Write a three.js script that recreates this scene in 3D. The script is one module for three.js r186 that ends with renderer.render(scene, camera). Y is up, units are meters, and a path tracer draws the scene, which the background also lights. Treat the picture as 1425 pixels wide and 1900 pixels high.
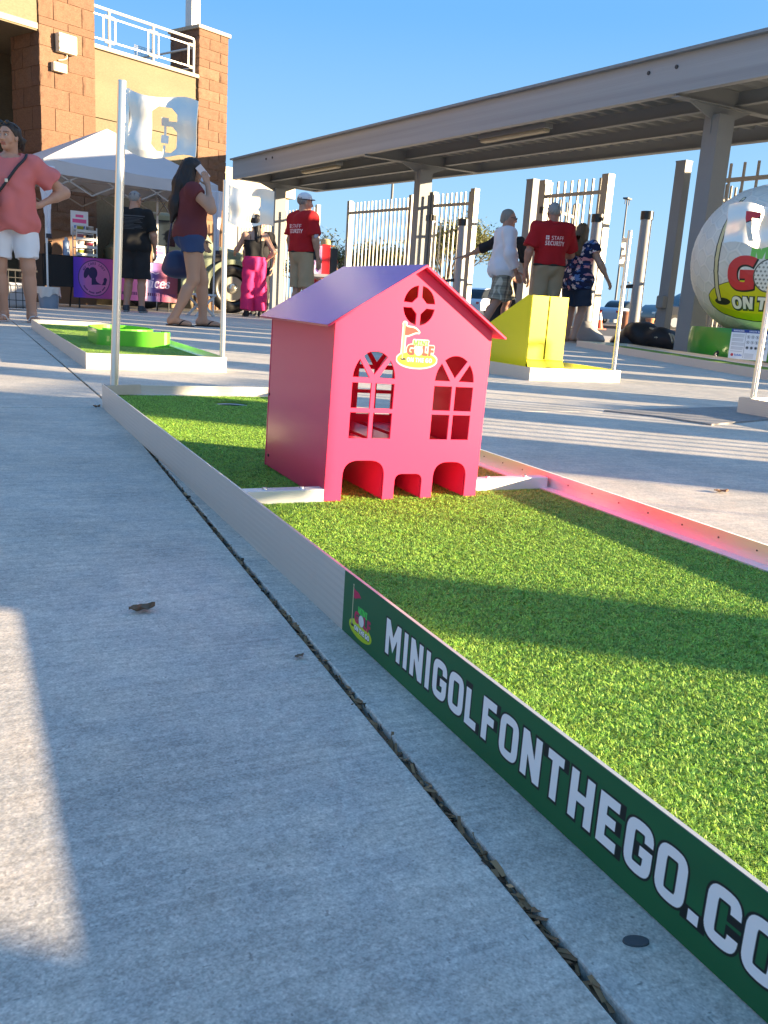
import * as THREE from 'three';
import { mergeGeometries, mergeVertices, toCreasedNormals } from 'three/addons/utils/BufferGeometryUtils.js';
import { RoundedBoxGeometry } from 'three/addons/geometries/RoundedBoxGeometry.js';
import { TessellateModifier } from 'three/addons/modifiers/TessellateModifier.js';

// ------------------------------------------------------------------ camera, sky, sun, exposure
const V = (x, y, z) => new THREE.Vector3(x, y, z);
const scene = new THREE.Scene();
const camera = new THREE.PerspectiveCamera(60.27, 768 / 1024, 0.05, 900);
camera.position.set(0, 0.37, 0);
camera.quaternion.setFromRotationMatrix(new THREE.Matrix4().makeBasis(V(0.9048, 0.0628, 0.4212), V(0.0419, 0.9711, -0.2348), V(-0.4238, 0.2301, 0.8761)));
const renderer = new THREE.WebGLRenderer({ antialias: true });
renderer.setSize(768, 1024);
renderer.toneMapping = THREE.LinearToneMapping;
renderer.toneMappingExposure = 6.1;
renderer.shadowMap.enabled = true;
const SUN_AZ = 37 * Math.PI / 180, SUN_EL = 9.7 * Math.PI / 180;
const SUN = V(Math.cos(SUN_AZ) * Math.cos(SUN_EL), Math.sin(SUN_EL), Math.sin(SUN_AZ) * Math.cos(SUN_EL));
const SKY_LEVEL = 1.25 / 6.1;
{
  const w = 512, h = 256, data = new Float32Array(w * h * 4), d = V(0, 0, 0);
  const stops = [[0, .44, .67, .86], [.10, .34, .60, .87], [.28, .155, .42, .82], [.55, .13, .37, .77], [1, .12, .33, .71]];
  for (let j = 0; j < h; j++) for (let i = 0; i < w; i++) {
    const lat = ((j + .5) / h - .5) * Math.PI, lon = ((i + .5) / w - .5) * 2 * Math.PI;
    d.set(Math.cos(lat) * Math.cos(lon), Math.sin(lat), Math.cos(lat) * Math.sin(lon));
    const y = Math.max(0, d.y); let k = 0; while (k < stops.length - 2 && y > stops[k + 1][0]) k++;
    const a = stops[k], b = stops[k + 1], t = Math.min(1, (y - a[0]) / (b[0] - a[0]));
    const g = Math.max(0, d.dot(SUN)), glow = .95 * Math.pow(g, 2.2) + 1.1 * Math.pow(g, 10) + 1.6 * Math.pow(g, 60), low = Math.exp(-y * 5);
    const o = (j * w + i) * 4;
    for (let q = 0; q < 3; q++) {
      let v = a[q + 1] + (b[q + 1] - a[q + 1]) * t;
      v += glow * [1, .78, .5][q] * (0.35 + 0.65 * low);
      if (d.y < 0) v = [.26, .25, .24][q] + (v - [.26, .25, .24][q]) * Math.exp(d.y * 60);
      data[o + q] = v * SKY_LEVEL;
    }
    data[o + 3] = 1;
  }
  const sky = new THREE.DataTexture(data, w, h, THREE.RGBAFormat, THREE.FloatType);
  sky.mapping = THREE.EquirectangularReflectionMapping; sky.magFilter = THREE.LinearFilter; sky.minFilter = THREE.LinearFilter; sky.needsUpdate = true;
  scene.background = sky; scene.environment = sky;
}
const sun = new THREE.DirectionalLight(new THREE.Color().setRGB(1, .78, .50), 4.1);
sun.position.copy(SUN).multiplyScalar(60).add(V(4, 0, -6)); sun.target.position.set(4, 0, -6);
sun.castShadow = true; sun.shadow.mapSize.set(4096, 4096);
Object.assign(sun.shadow.camera, { left: -30, right: 30, top: 20, bottom: -20, near: 1, far: 140 });
scene.add(sun, sun.target);

// ------------------------------------------------------------------ helpers
let seed = 12345;
const rnd = () => { seed = (seed + 0x6d2b79f5) | 0; let t = Math.imul(seed ^ (seed >>> 15), 1 | seed); t = (t + Math.imul(t ^ (t >>> 7), 61 | t)) ^ t; return ((t ^ (t >>> 14)) >>> 0) / 4294967296; };
const rr = (a, b) => a + (b - a) * rnd();
const used = new Map();
function numbered(n) { const k = used.get(n) || 0; used.set(n, k + 1); return k ? n + '_' + String(k).padStart(3, '0') : n; }
function tag(o, label, category, group) { o.userData.label = label; if (category) o.userData.category = category; if (group) o.userData.group = group; return o; }
function thing(name, label, category, pos = [0, 0, 0], turn = 0, group) {
  const o = new THREE.Group(); o.name = numbered(name); o.position.set(...pos); o.rotation.y = turn; scene.add(o);
  return tag(o, label, category, group);
}
function part(parent, name, geo, mat, label) {
  if (Array.isArray(geo)) geo = merge(geo);
  const m = new THREE.Mesh(geo, mat); m.name = parent === scene ? numbered(name) : name; m.castShadow = m.receiveShadow = true;
  if (label) m.userData.label = label; parent.add(m); return m;
}
function structure(o) { o.userData.kind = 'structure'; return o; }
function merge(list) {
  const gs = list.map(g => { let q = g.index ? g.toNonIndexed() : g; if (!q.attributes.uv) q.setAttribute('uv', new THREE.BufferAttribute(new Float32Array(q.attributes.position.count * 2), 2)); for (const k of Object.keys(q.attributes)) if (!['position', 'normal', 'uv'].includes(k)) q.deleteAttribute(k); return q; });
  return mergeGeometries(gs);
}
const M = (r, g, b, o = {}) => new THREE.MeshStandardMaterial({ color: new THREE.Color().setRGB(r, g, b), roughness: .7, ...o });
const MP = (r, g, b, o = {}) => new THREE.MeshPhysicalMaterial({ color: new THREE.Color().setRGB(r, g, b), roughness: .5, ...o });
const box = (w, h, d, x = 0, y = 0, z = 0) => new THREE.BoxGeometry(w, h, d).translate(x, y, z);
const rbox = (w, h, d, x = 0, y = 0, z = 0, r = .003, s = 2) => new RoundedBoxGeometry(w, h, d, s, Math.min(r, w / 2.01, h / 2.01, d / 2.01)).translate(x, y, z);
const a3 = p => Array.isArray(p) ? V(...p) : p;
function orient(geo, a, b, up = V(0, 1, 0)) {    // geometry along +y of unit origin centre -> between a and b
  const d = b.clone().sub(a).normalize(), q = new THREE.Quaternion().setFromUnitVectors(V(0, 1, 0), d);
  return geo.applyQuaternion(q).translate((a.x + b.x) / 2, (a.y + b.y) / 2, (a.z + b.z) / 2);
}
function cyl(a, b, r1, r2 = r1, seg = 12, open = false) { a = a3(a); b = a3(b); return orient(new THREE.CylinderGeometry(r2, r1, a.distanceTo(b), seg, 1, open), a, b); }
function beam(a, b, w, h) {                      // box from a to b, w sideways, h upwards
  a = a3(a); b = a3(b); const d = b.clone().sub(a), L = d.length(); d.normalize();
  let side = V(0, 1, 0).cross(d); if (side.lengthSq() < 1e-6) side = V(1, 0, 0); side.normalize(); const up = d.clone().cross(side);
  const m = new THREE.Matrix4().makeBasis(side, up, d); m.setPosition((a.x + b.x) / 2, (a.y + b.y) / 2, (a.z + b.z) / 2);
  return new THREE.BoxGeometry(w, h, L).applyMatrix4(m);
}
function tube(pts, r, seg = 8, n = 24) { return new THREE.TubeGeometry(new THREE.CatmullRomCurve3(pts.map(a3)), n, r, seg); }
function extr(shape, depth, bevel = 0, o = {}) { return new THREE.ExtrudeGeometry(shape, { depth, bevelEnabled: bevel > 0, bevelSize: bevel, bevelThickness: bevel, bevelSegments: 2, curveSegments: 14, ...o }); }
const shapeOf = pts => new THREE.Shape(pts.map(p => new THREE.Vector2(p[0], p[1])));
function quadGeo(a, b, c, d) { const g = new THREE.BufferGeometry(); g.setAttribute('position', new THREE.Float32BufferAttribute([...a, ...b, ...c, ...a, ...c, ...d], 3)); g.setAttribute('uv', new THREE.Float32BufferAttribute([0, 0, 1, 0, 1, 1, 0, 0, 1, 1, 0, 1], 2)); g.computeVertexNormals(); return g; }
// slab between a lower and an upper quadrilateral of points given in plan order
function prism(low, top) {
  const g = []; g.push(quadGeo(...low.slice().reverse()), quadGeo(...top));
  for (let i = 0; i < low.length; i++) { const j = (i + 1) % low.length; g.push(quadGeo(low[i], low[j], top[j], top[i])); }
  return merge(g);
}
// periodic value noise and fbm
function noiseGrid(n, s) { const a = new Float32Array(n * n); let q = s; for (let i = 0; i < n * n; i++) { q = (Math.imul(q, 1664525) + 1013904223) | 0; a[i] = (q >>> 8) / 16777216; } return a; }
function pnoise(grid, n, x, y) { x = ((x % n) + n) % n; y = ((y % n) + n) % n; const i = Math.floor(x), j = Math.floor(y), u = x - i, v = y - j, i1 = (i + 1) % n, j1 = (j + 1) % n, a = u * u * (3 - 2 * u), b = v * v * (3 - 2 * v); return (grid[j * n + i] * (1 - a) + grid[j * n + i1] * a) * (1 - b) + (grid[j1 * n + i] * (1 - a) + grid[j1 * n + i1] * a) * b; }
const hash = (x, y, z) => { let h = Math.imul(x, 374761393) + Math.imul(y, 668265263) + Math.imul(z, 1274126177); h = Math.imul(h ^ (h >>> 13), 1274126177); return ((h ^ (h >>> 16)) >>> 0) / 4294967296; };
function n3(x, y, z) { const i = Math.floor(x), j = Math.floor(y), k = Math.floor(z), u = x - i, v = y - j, w = z - k, f = t => t * t * (3 - 2 * t), a = f(u), b = f(v), c = f(w), L = (p, q, t) => p + (q - p) * t; return L(L(L(hash(i, j, k), hash(i + 1, j, k), a), L(hash(i, j + 1, k), hash(i + 1, j + 1, k), a), b), L(L(hash(i, j, k + 1), hash(i + 1, j, k + 1), a), L(hash(i, j + 1, k + 1), hash(i + 1, j + 1, k + 1), a), b), c); }
function dataTex(n, m, fn, srgb = true, rep) {
  const d = new Uint8Array(n * m * 4); for (let j = 0; j < m; j++) for (let i = 0; i < n; i++) { const c = fn(i / n, j / m, i, j), o = (j * n + i) * 4; if (typeof c === 'number') d[o] = d[o + 1] = d[o + 2] = Math.max(0, Math.min(255, c * 255)); else for (let q = 0; q < 3; q++) d[o + q] = Math.max(0, Math.min(255, c[q] * 255)); d[o + 3] = 255; }
  const t = new THREE.DataTexture(d, n, m); t.wrapS = t.wrapT = THREE.RepeatWrapping; t.magFilter = THREE.LinearFilter; t.minFilter = THREE.LinearMipmapLinearFilter; t.generateMipmaps = true; if (srgb) t.colorSpace = THREE.SRGBColorSpace; if (rep) t.repeat.set(...rep); t.needsUpdate = true; return t;
}
function canvasTex(w, h, draw) { const c = document.createElement('canvas'); c.width = w; c.height = h; const x = c.getContext('2d'); draw(x, w, h); const t = new THREE.CanvasTexture(c); t.colorSpace = THREE.SRGBColorSpace; t.anisotropy = 8; return t; }
// surface nets over a signed distance function
function mesh(f, lo, hi, cell, warp) {
  const n = [0, 1, 2].map(i => Math.ceil((hi[i] - lo[i]) / cell) + 2), [nx, ny, nz] = n, F = new Float32Array(nx * ny * nz);
  for (let k = 0, p = 0; k < nz; k++) for (let j = 0; j < ny; j++) for (let i = 0; i < nx; i++, p++) F[p] = f(lo[0] + (i - .5) * cell, lo[1] + (j - .5) * cell, lo[2] + (k - .5) * cell);
  const id = new Int32Array(nx * ny * nz).fill(-1), pos = [], idx = [], off = [0, 1, nx, nx + 1, nx * ny, nx * ny + 1, nx * ny + nx, nx * ny + nx + 1];
  const E = [[0, 1], [2, 3], [4, 5], [6, 7], [0, 2], [1, 3], [4, 6], [5, 7], [0, 4], [1, 5], [2, 6], [3, 7]];
  for (let k = 0; k < nz - 1; k++) for (let j = 0; j < ny - 1; j++) for (let i = 0; i < nx - 1; i++) {
    const p = (k * ny + j) * nx + i; let m = 0; for (let q = 0; q < 8; q++) if (F[p + off[q]] < 0) m |= 1 << q; if (m === 0 || m === 255) continue;
    let x = 0, y = 0, z = 0, c = 0;
    for (const [a, b] of E) { const A = m >> a & 1, B = m >> b & 1; if (A === B) continue; const fa = F[p + off[a]], fb = F[p + off[b]], t = fa / (fa - fb); x += (a & 1) + t * ((b & 1) - (a & 1)); y += (a >> 1 & 1) + t * ((b >> 1 & 1) - (a >> 1 & 1)); z += (a >> 2) + t * ((b >> 2) - (a >> 2)); c++; }
    id[p] = pos.length / 3; pos.push(lo[0] + (i + x / c - .5) * cell, lo[1] + (j + y / c - .5) * cell, lo[2] + (k + z / c - .5) * cell);
  }
  const quad = (a, b, c, d, flip) => { if (a < 0 || b < 0 || c < 0 || d < 0) return; if (flip) idx.push(a, c, b, a, d, c); else idx.push(a, b, c, a, c, d); };
  const sy = nx, sz = nx * ny;
  for (let k = 1; k < nz - 1; k++) for (let j = 1; j < ny - 1; j++) for (let i = 1; i < nx - 1; i++) {
    const p = k * sz + j * sy + i, s = F[p] < 0;
    if (s !== F[p + 1] < 0) quad(id[p - sy - sz], id[p - sz], id[p], id[p - sy], !s);
    if (s !== F[p + sy] < 0) quad(id[p - 1 - sz], id[p - sz], id[p], id[p - 1], s);
    if (s !== F[p + sz] < 0) quad(id[p - 1 - sy], id[p - sy], id[p], id[p - 1], !s);
  }
  const nor = new Float32Array(pos.length), e = cell * .7;
  for (let v = 0; v < pos.length; v += 3) { const x = pos[v], y = pos[v + 1], z = pos[v + 2]; let a = f(x + e, y, z) - f(x - e, y, z), b = f(x, y + e, z) - f(x, y - e, z), c = f(x, y, z + e) - f(x, y, z - e), l = Math.hypot(a, b, c) || 1; nor[v] = a / l; nor[v + 1] = b / l; nor[v + 2] = c / l; }
  const g = new THREE.BufferGeometry(); g.setAttribute('position', new THREE.Float32BufferAttribute(pos, 3)); g.setAttribute('normal', new THREE.BufferAttribute(nor, 3)); g.setIndex(idx); return g;
}
const smin = (a, b, k) => { const h = Math.max(k - Math.abs(a - b), 0) / k; return Math.min(a, b) - h * h * k * .25; };
function capF(a, b, r1, r2 = r1) { const [ax, ay, az] = a, bx = b[0] - ax, by = b[1] - ay, bz = b[2] - az, L = bx * bx + by * by + bz * bz || 1e-9; return (x, y, z) => { const px = x - ax, py = y - ay, pz = z - az; let t = (px * bx + py * by + pz * bz) / L; t = t < 0 ? 0 : t > 1 ? 1 : t; const dx = px - bx * t, dy = py - by * t, dz = pz - bz * t; return Math.sqrt(dx * dx + dy * dy + dz * dz) - r1 - (r2 - r1) * t; }; }
function ellF(c, r) { const [cx, cy, cz] = c, [a, b, d] = r; return (x, y, z) => { const X = (x - cx) / a, Y = (y - cy) / b, Z = (z - cz) / d, k0 = Math.sqrt(X * X + Y * Y + Z * Z), k1 = Math.sqrt(X * X / a / a + Y * Y / b / b + Z * Z / d / d); return k1 < 1e-6 ? -Math.min(a, b, d) : k0 * (k0 - 1) / k1; }; }
function join(list, k) { return (x, y, z) => { let d = list[0](x, y, z); for (let i = 1; i < list.length; i++) d = smin(d, list[i](x, y, z), k); return d; }; }
const lerp3 = (a, b, t) => [a[0] + (b[0] - a[0]) * t, a[1] + (b[1] - a[1]) * t, a[2] + (b[2] - a[2]) * t];

// ------------------------------------------------------------------ ground, plaza slabs
const NG = noiseGrid(256, 77), NB = noiseGrid(64, 991);
const concreteFn = (u, v) => {
  const a = pnoise(NG, 256, u * 256, v * 256), a2 = pnoise(NG, 256, u * 512 + 37.5, v * 512 + 11), b = pnoise(NB, 64, u * 16, v * 16), c = pnoise(NB, 64, u * 64, v * 64), s = pnoise(NG, 256, u * 20 + 9, v * 512), s2 = pnoise(NG, 256, u * 6, v * 256 + 90);
  return [a, a2, b, c, s, s2];
};
const concreteMap = dataTex(2048, 2048, (u, v) => {
  const [a, a2, b, c, s, s2] = concreteFn(u, v);
  let t = .735 + (a - .5) * .06 + (a2 - .5) * .07 + (hash(Math.round(u * 2048), Math.round(v * 2048), 3) - .5) * .13 + (hash(Math.round(u * 1024), Math.round(v * 1024), 5) - .5) * .10 + (b - .5) * .07 + (c - .5) * .05 + (s - .5) * .05 + (pnoise(NG, 256, u * 14 + 3, v * 1024) - .5) * .06;
  if (a2 > .93 && a > .55) t -= .16; if (a2 < .05 && a < .4) t += .07; if (s > .9 && a2 > .7) t -= .05;
  const w = (c - .5) * .02; return [t * 1.005 + w, t * .985, t * .955 - w];
}, true, [.5, .5]);
const concreteBump = dataTex(1024, 1024, (u, v) => { const [a, a2, , c, s] = concreteFn(u, v); return .5 + (hash(Math.round(u * 1024), Math.round(v * 1024), 9) - .5) * .5 + (a2 - .5) * .2 + (s - .5) * .25; }, false, [.5, .5]);
const concrete = M(1, .95, .868, { map: concreteMap, bumpMap: concreteBump, bumpScale: .0003, roughness: .82 });
const soil = M(.05, .042, .034, { roughness: 1 });
{
  const g = structure(part(scene, 'ground', new THREE.PlaneGeometry(900, 900).rotateX(-Math.PI / 2).translate(0, -.06, -150), M(.16, .145, .125, { roughness: .95 })));
  g.userData.label = 'flat dusty ground reaching the horizon';
  const plaza = new THREE.Group(); plaza.name = 'plaza'; scene.add(plaza); structure(plaza); plaza.userData.label = 'pale broom finished concrete plaza cut by joints';
  const J = .0041, jn = z => .296 - .0424 * z;           // joint that runs beside the course
  const zc = -2.83, xj = .416;
  const polys = [
    [[-9, 4], [-9, zc + J], [jn(zc) - J, zc + J], [jn(4) - J, 4]],
    [[jn(4) + J, 4], [jn(zc) + J, zc + J], [12, zc + J], [12, 4]],
    [[-9, zc - J], [-9, -30], [xj - .03 - J, -30], [xj - J, zc - J]],
    [[xj + J, zc - J], [xj - .03 + J, -30], [12, -30], [12, zc - J]],
    [[-9, 22], [-9, 4.012], [12, 4.012], [12, 22]],
  ];
  polys.forEach((p, i) => {
    const b = .0018, s = shapeOf(p.map(([x, z]) => [x, -z]));
    const geo = extr(s, .045, b, { bevelOffset: -b }).rotateX(-Math.PI / 2).translate(0, -.045 - b, 0);
    const uv = geo.attributes.uv; for (let k = 0; k < uv.count; k++) uv.setXY(k, uv.getX(k) + i * .37, uv.getY(k) + i * .71);
    part(plaza, 'slab', geo, concrete);
  });
  part(plaza, 'joint_filler', [box(.08, .01, 34, .39, -.0175, -13), box(21, .01, .06, 1.5, -.0185, zc)], soil);
  // dry leaf litter caught in the joint
  const bits = []; seed = 42;
  for (let i = 0; i < 1100; i++) {
    const z = i < 860 ? rr(-2.7, -.15) : rr(-6, -2.7), x = (z > zc ? jn(z) : xj) + rr(-.005, .005), l = rr(.004, .016), w = rr(.002, .005);
    bits.push(new THREE.PlaneGeometry(w, l, 1, 2).translate(0, 0, rr(-.0006, .0006)).rotateX(-Math.PI / 2 + rr(-.5, .5)).rotateY(rr(-.5, .5) + (rnd() < .2 ? 1.2 : 0)).translate(x, rr(-.006, -.0005), z));
  }
  const lg = merge(bits); { const cc = new Float32Array(lg.attributes.position.count * 3), per = lg.attributes.position.count / bits.length; for (let i = 0; i < bits.length; i++) { const k = rr(.25, 1.5) * (rnd() < .12 ? 2 : 1); for (let v = 0; v < per; v++) cc.set([.20 * k, .115 * k, .055 * k], (i * per + v) * 3); } lg.setAttribute('color', new THREE.BufferAttribute(cc, 3)); }
  const litter = part(scene, 'leaf_litter', lg, M(1, 1, 1, { side: THREE.DoubleSide, roughness: .9, vertexColors: true })); tag(litter, 'dry brown leaf litter caught in the joint beside the green banner', 'leaf litter'); litter.userData.kind = 'stuff';
  // patched utility cover to the right of the pink house
  const cov = thing('utility_cover', 'dark worn concrete utility patch set in the plaza behind the right course', 'utility cover', [2.75, .004, -2.72]);
  part(cov, 'patch', extr(shapeOf([[-.42, .12], [0, .2], [.55, .3], [.75, .02], [.42, -.06], [-.22, -.26], [-.28, -.05]].map(([x, y]) => [x, y])), .006, .001).rotateX(-Math.PI / 2).translate(0, -.004, 0), M(.50, .50, .51, { map: concreteMap, roughness: .85 }));
  // street beyond the gates
  structure(part(scene, 'road', box(200, .05, 90, 62, -.045, -58).rotateY(0), M(.065, .063, .06, { roughness: .9 }))).userData.label = 'asphalt car park beyond the gates';
  const mulch = structure(part(scene, 'planting_bed', [box(30, .12, 2.4, 0, 0, 0).rotateY(-.6).translate(27.5, .02, -24)], M(.20, .13, .09, { roughness: 1 }))); mulch.userData.label = 'brown gravel planting strip along the car park edge';
}
// loose leaves and the dark spot on the concrete
{
  const leafMat = M(.21, .125, .075, { side: THREE.DoubleSide, roughness: .85 });
  const mk = (name, label, x, z, s, turn, curl) => {
    const g = new THREE.PlaneGeometry(1, 1, 12, 10), p = g.attributes.position;
    for (let i = 0; i < p.count; i++) { const u = p.getX(i) * 2, v = p.getY(i) * 2, w = (1 - Math.abs(u) ** 1.6) * (.55 + .25 * Math.sin(u * 7)); p.setXYZ(i, u * .5 * s, .002 + curl * s * (v * v * .35 + .22 * u * u + .1 * Math.sin(u * 6 + v * 3)), v * .5 * s * Math.max(.02, w)); }
    g.computeVertexNormals(); const m = part(scene, name, g, leafMat); m.position.set(x, .0005, z); m.rotation.y = turn; tag(m, label, 'leaf');
  };
  mk('dry_leaf', 'curled brown dry leaf alone on the shaded concrete at left', .177, -1.0, .032, .2, .38);
  mk('dry_leaf', 'small dark leaf scrap beside the concrete joint near the banner', .307, -.817, .013, .4, .25);
  mk('dry_leaf', 'thin twig like leaf on sunlit concrete right of the pink rail', 1.54, -1.44, .035, -.3, .3);
  mk('dry_leaf', 'small brown leaf against the rail corner by flag six', .365, -2.835, .022, .1, .6);
  const sp = part(scene, 'gum_spot', new THREE.CylinderGeometry(.0082, .0085, .0014, 24).scale(1, 1, .55).rotateY(-.35).translate(.357, .0008, -.346), M(.07, .075, .08, { roughness: .6 })); tag(sp, 'flattened dark oval gum spot on concrete below the banner', 'gum spot');
}

// ------------------------------------------------------------------ materials shared by the courses
const brushed = dataTex(512, 512, (u, v) => { const s = pnoise(NG, 256, u * 6, v * 256), s2 = pnoise(NG, 256, u * 20 + 50, v * 128), b = pnoise(NB, 64, u * 8, v * 4); return .62 + (s - .5) * .14 + (s2 - .5) * .08 + (b - .5) * .25; }, false, [2.2, 8]);
const brushedMap = dataTex(512, 512, (u, v) => { const s = pnoise(NG, 256, u * 4, v * 256), b = pnoise(NB, 64, u * 8, v * 6), c = pnoise(NB, 64, u * 32, v * 16); let t = .90 + (s - .5) * .012 + (b - .5) * .05; if (c > .86) t -= .03; return [t, t * .985, t * .96]; }, true, [2.2, 8]);
const alu = M(.84, .82, .78, { metalness: .42, roughness: .42, map: brushedMap });
const aluMirror = MP(.82, .81, .80, { metalness: .92, roughness: .38, anisotropy: .85, anisotropyRotation: Math.PI / 2 });
const aluSatin = M(.86, .86, .87, { metalness: .5, roughness: .4 });
const aluBright = M(.86, .85, .82, { metalness: .95, roughness: .24 });
const aluDull = M(.62, .60, .56, { metalness: .35, roughness: .5, map: brushedMap });
const aluPale = M(.74, .73, .71, { metalness: .25, roughness: .4 });
const turfBack = M(.17, .27, .04, { roughness: 1 });
const greenMats = [0, 1, 2].map(i => M([.295, .2, .18][i], [.51, .36, .34][i], [.06, .026, .026][i], { roughness: .55, side: THREE.DoubleSide }));
function tuftGeo(n, s, h) {
  const pos = [], nor = [];
  for (let b = 0; b < n; b++) {
    const a = rnd() * 6.283, x0 = rr(-s, s), z0 = rr(-s, s), hh = h * rr(.6, 1.1), bend = rr(.5, 1.9), w = rr(.00042, .00062), dx = Math.cos(a), dz = Math.sin(a), N = 3, P = [];
    for (let i = 0; i <= N; i++) { const t = i / N, r = hh * bend * t * t * .9, y = hh * (t - .25 * bend * t * t), ww = w * (1 - .65 * t * t), tw = t * 1.2; const sx = -dz * Math.cos(tw) + dx * Math.sin(tw) * .4, sz = dx * Math.cos(tw) + dz * Math.sin(tw) * .4; P.push([[x0 + dx * r - sx * ww, y, z0 + dz * r - sz * ww], [x0 + dx * r + sx * ww, y, z0 + dz * r + sz * ww]]); }
    for (let i = 0; i < N; i++) pos.push(...P[i][0], ...P[i][1], ...P[i + 1][1], ...P[i][0], ...P[i + 1][1], ...P[i + 1][0]);
  }
  const g = new THREE.BufferGeometry(); g.setAttribute('position', new THREE.Float32BufferAttribute(pos, 3)); g.computeVertexNormals(); return g;
}
function turf(parent, x0, x1, z0, z1, y, step, geos, skip, name = 'turf_pile') {
  const sp = []; for (let z = z0; z > z1;) { const st = typeof step === 'function' ? step(z) : step; for (let x = x0; x < x1; x += st) { const px = x + rr(-.5, .5) * st, pz = z + rr(-.5, .5) * st; if (!skip || !skip(px, pz)) sp.push([px, pz]); } z -= st; }
  const m = new THREE.InstancedMesh(geos, greenMats[0], sp.length), d = new THREE.Object3D(), c = new THREE.Color();
  sp.forEach(([x, z], i) => { d.position.set(x, y, z); d.rotation.set(rr(-.2, .2), rnd() * 6.28, rr(-.2, .2)); d.scale.setScalar(rr(.75, 1.25)); d.updateMatrix(); m.setMatrixAt(i, d.matrix); const k = rr(.5, 1.35); c.setRGB(k * rr(.85, 1.2), k, k * rr(.7, 1.4)); m.setColorAt(i, c); });
  m.name = name; m.userData.kind = 'stuff'; m.castShadow = m.receiveShadow = true; parent.add(m); return m;
}
const RH = .0726, TY = .038, PW = .632;
function course(label, x0, zNear, L, turn = 0, o = {}) {
  const t = thing('mini_golf_course', label, 'mini golf course', [x0, 0, zNear], turn, 'mini golf courses on the plaza'), W = o.W || PW, T = .0035;
  const side = (x, s) => box(T, RH, L, x + s * T / 2, RH / 2, -L / 2), flange = (x, s) => box(.022, .003, L - .01, x - s * .0112, .0432, -L / 2);
  part(t, 'side_rail', side(0, -1), o.mat || alu); part(t, 'side_rail', side(W, 1), aluMirror); part(t, 'rail_flange', flange(0, -1), aluSatin); part(t, 'rail_flange', flange(W, 1), aluSatin);
  part(t, 'end_rail', [rbox(W + .007, RH - .0006, T, W / 2, RH / 2 - .0003, -L - T / 2, .0012), box(W - .05, .003, .02, W / 2, .0421, -L + .0105)], o.mat || alu);
  part(t, 'end_rail', [rbox(W + .007, RH - .0006, T, W / 2, RH / 2 - .0003, T / 2, .0012), box(W - .05, .003, .02, W / 2, .0421, -.0105)], o.mat || alu);
  const s = shapeOf([[.002, .002], [W - .002, .002], [W - .002, L - .002], [.002, L - .002]]);
  if (o.cup) { const h = new THREE.Path(); h.absarc(o.cup[0], o.cup[1], .053, 0, Math.PI * 2, true); s.holes.push(h); }
  part(t, 'deck', extr(s, .0375).rotateX(-Math.PI / 2).translate(0, .003, 0), turfBack);
  if (o.cup) { const cu = part(t, 'cup', [new THREE.CylinderGeometry(.0528, .0528, .034, 32, 1, true).translate(o.cup[0], .020, -o.cup[1]), new THREE.CylinderGeometry(.0528, .0528, .002, 32).translate(o.cup[0], .004, -o.cup[1])], M(.10, .10, .10, { roughness: .6, side: THREE.DoubleSide })); part(cu, 'rim', new THREE.TorusGeometry(.0518, .0016, 8, 40).rotateX(Math.PI / 2).translate(o.cup[0], .0345, -o.cup[1]), M(.7, .7, .7, { roughness: .4 })); }
  const corner = (cx, cz, sx, sz) => { const g = extr(shapeOf([[0, 0], [sx * .11, 0], [0, sz * .055]]), .004).rotateX(-Math.PI / 2); return g.translate(cx, RH - .0025, cz); };
  if (o.corner) part(t, 'corner_plate', [corner(...o.corner), beam([o.corner[0] + o.corner[2] * .11, .058, o.corner[1]], [o.corner[0], .058, o.corner[1] - o.corner[3] * .055], .003, .028)], aluDull);
  return t;
}
seed = 7;
const tuftNear = tuftGeo(9, .0016, .0046), tuftFar = tuftGeo(8, .007, .009);
// ------------------------------------------------------------------ hole six, the course with the pink house
const hole6 = course('long green turf course with aluminium rails carrying the pink house and lettered banner', .3865, .36, 3.205, 0, { cup: [.3475, 2.996], corner: [.002, -3.203, 1, -1], W: .626 });
hole6.position.set(.3865, 0, .36);
turf(hole6, .026, .602, -.45, -3.18, TY + .002, z => (z > -1.45 ? .0027 : z > -1.9 ? .0033 : .0046), tuftNear, (x, z) => Math.hypot(x - .3475, z + 2.996) < .0545 || (x > .15 && x < .435 && z < -1.72 && z > -2.0 && false));
const pinkRGB = [.78, .038, .118];
const pink = MP(...pinkRGB, { roughness: .30, clearcoat: .12, clearcoatRoughness: .12 });
const purple = MP(.50, .022, .32, { roughness: .22, specularIntensity: .85 });
// cross bars that hold the house, with bolts
for (const [a, b] of [[.004, .146], [.4385, .622]]) {
  const y = .052, z = a > .3 ? -1.742 : -1.705; const bar = part(hole6, 'cross_bar', rbox(b - a, .024, .024, (a + b) / 2, y, z, .0015), aluPale);
  for (const k of [.3, .75]) part(bar, 'bolt', new THREE.CylinderGeometry(.0042, .0046, .003, 6).translate(a + (b - a) * k, y + .0135, z), M(.7, .7, .72, { metalness: 1, roughness: .25 }));
}
// holes punched along the top of the right rail
{ const g = []; for (let i = 0; i < 26; i++) g.push(new THREE.CylinderGeometry(.0013, .0013, .001, 8).rotateZ(Math.PI / 2).translate(.6257, RH - .012, -.7 - i * .075 + rr(-.004, .004))); part(hole6, 'rivet', g, M(.03, .03, .03), 'row of small dark rivet holes along the right rail').userData.kind = 'stuff'; }

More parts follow.
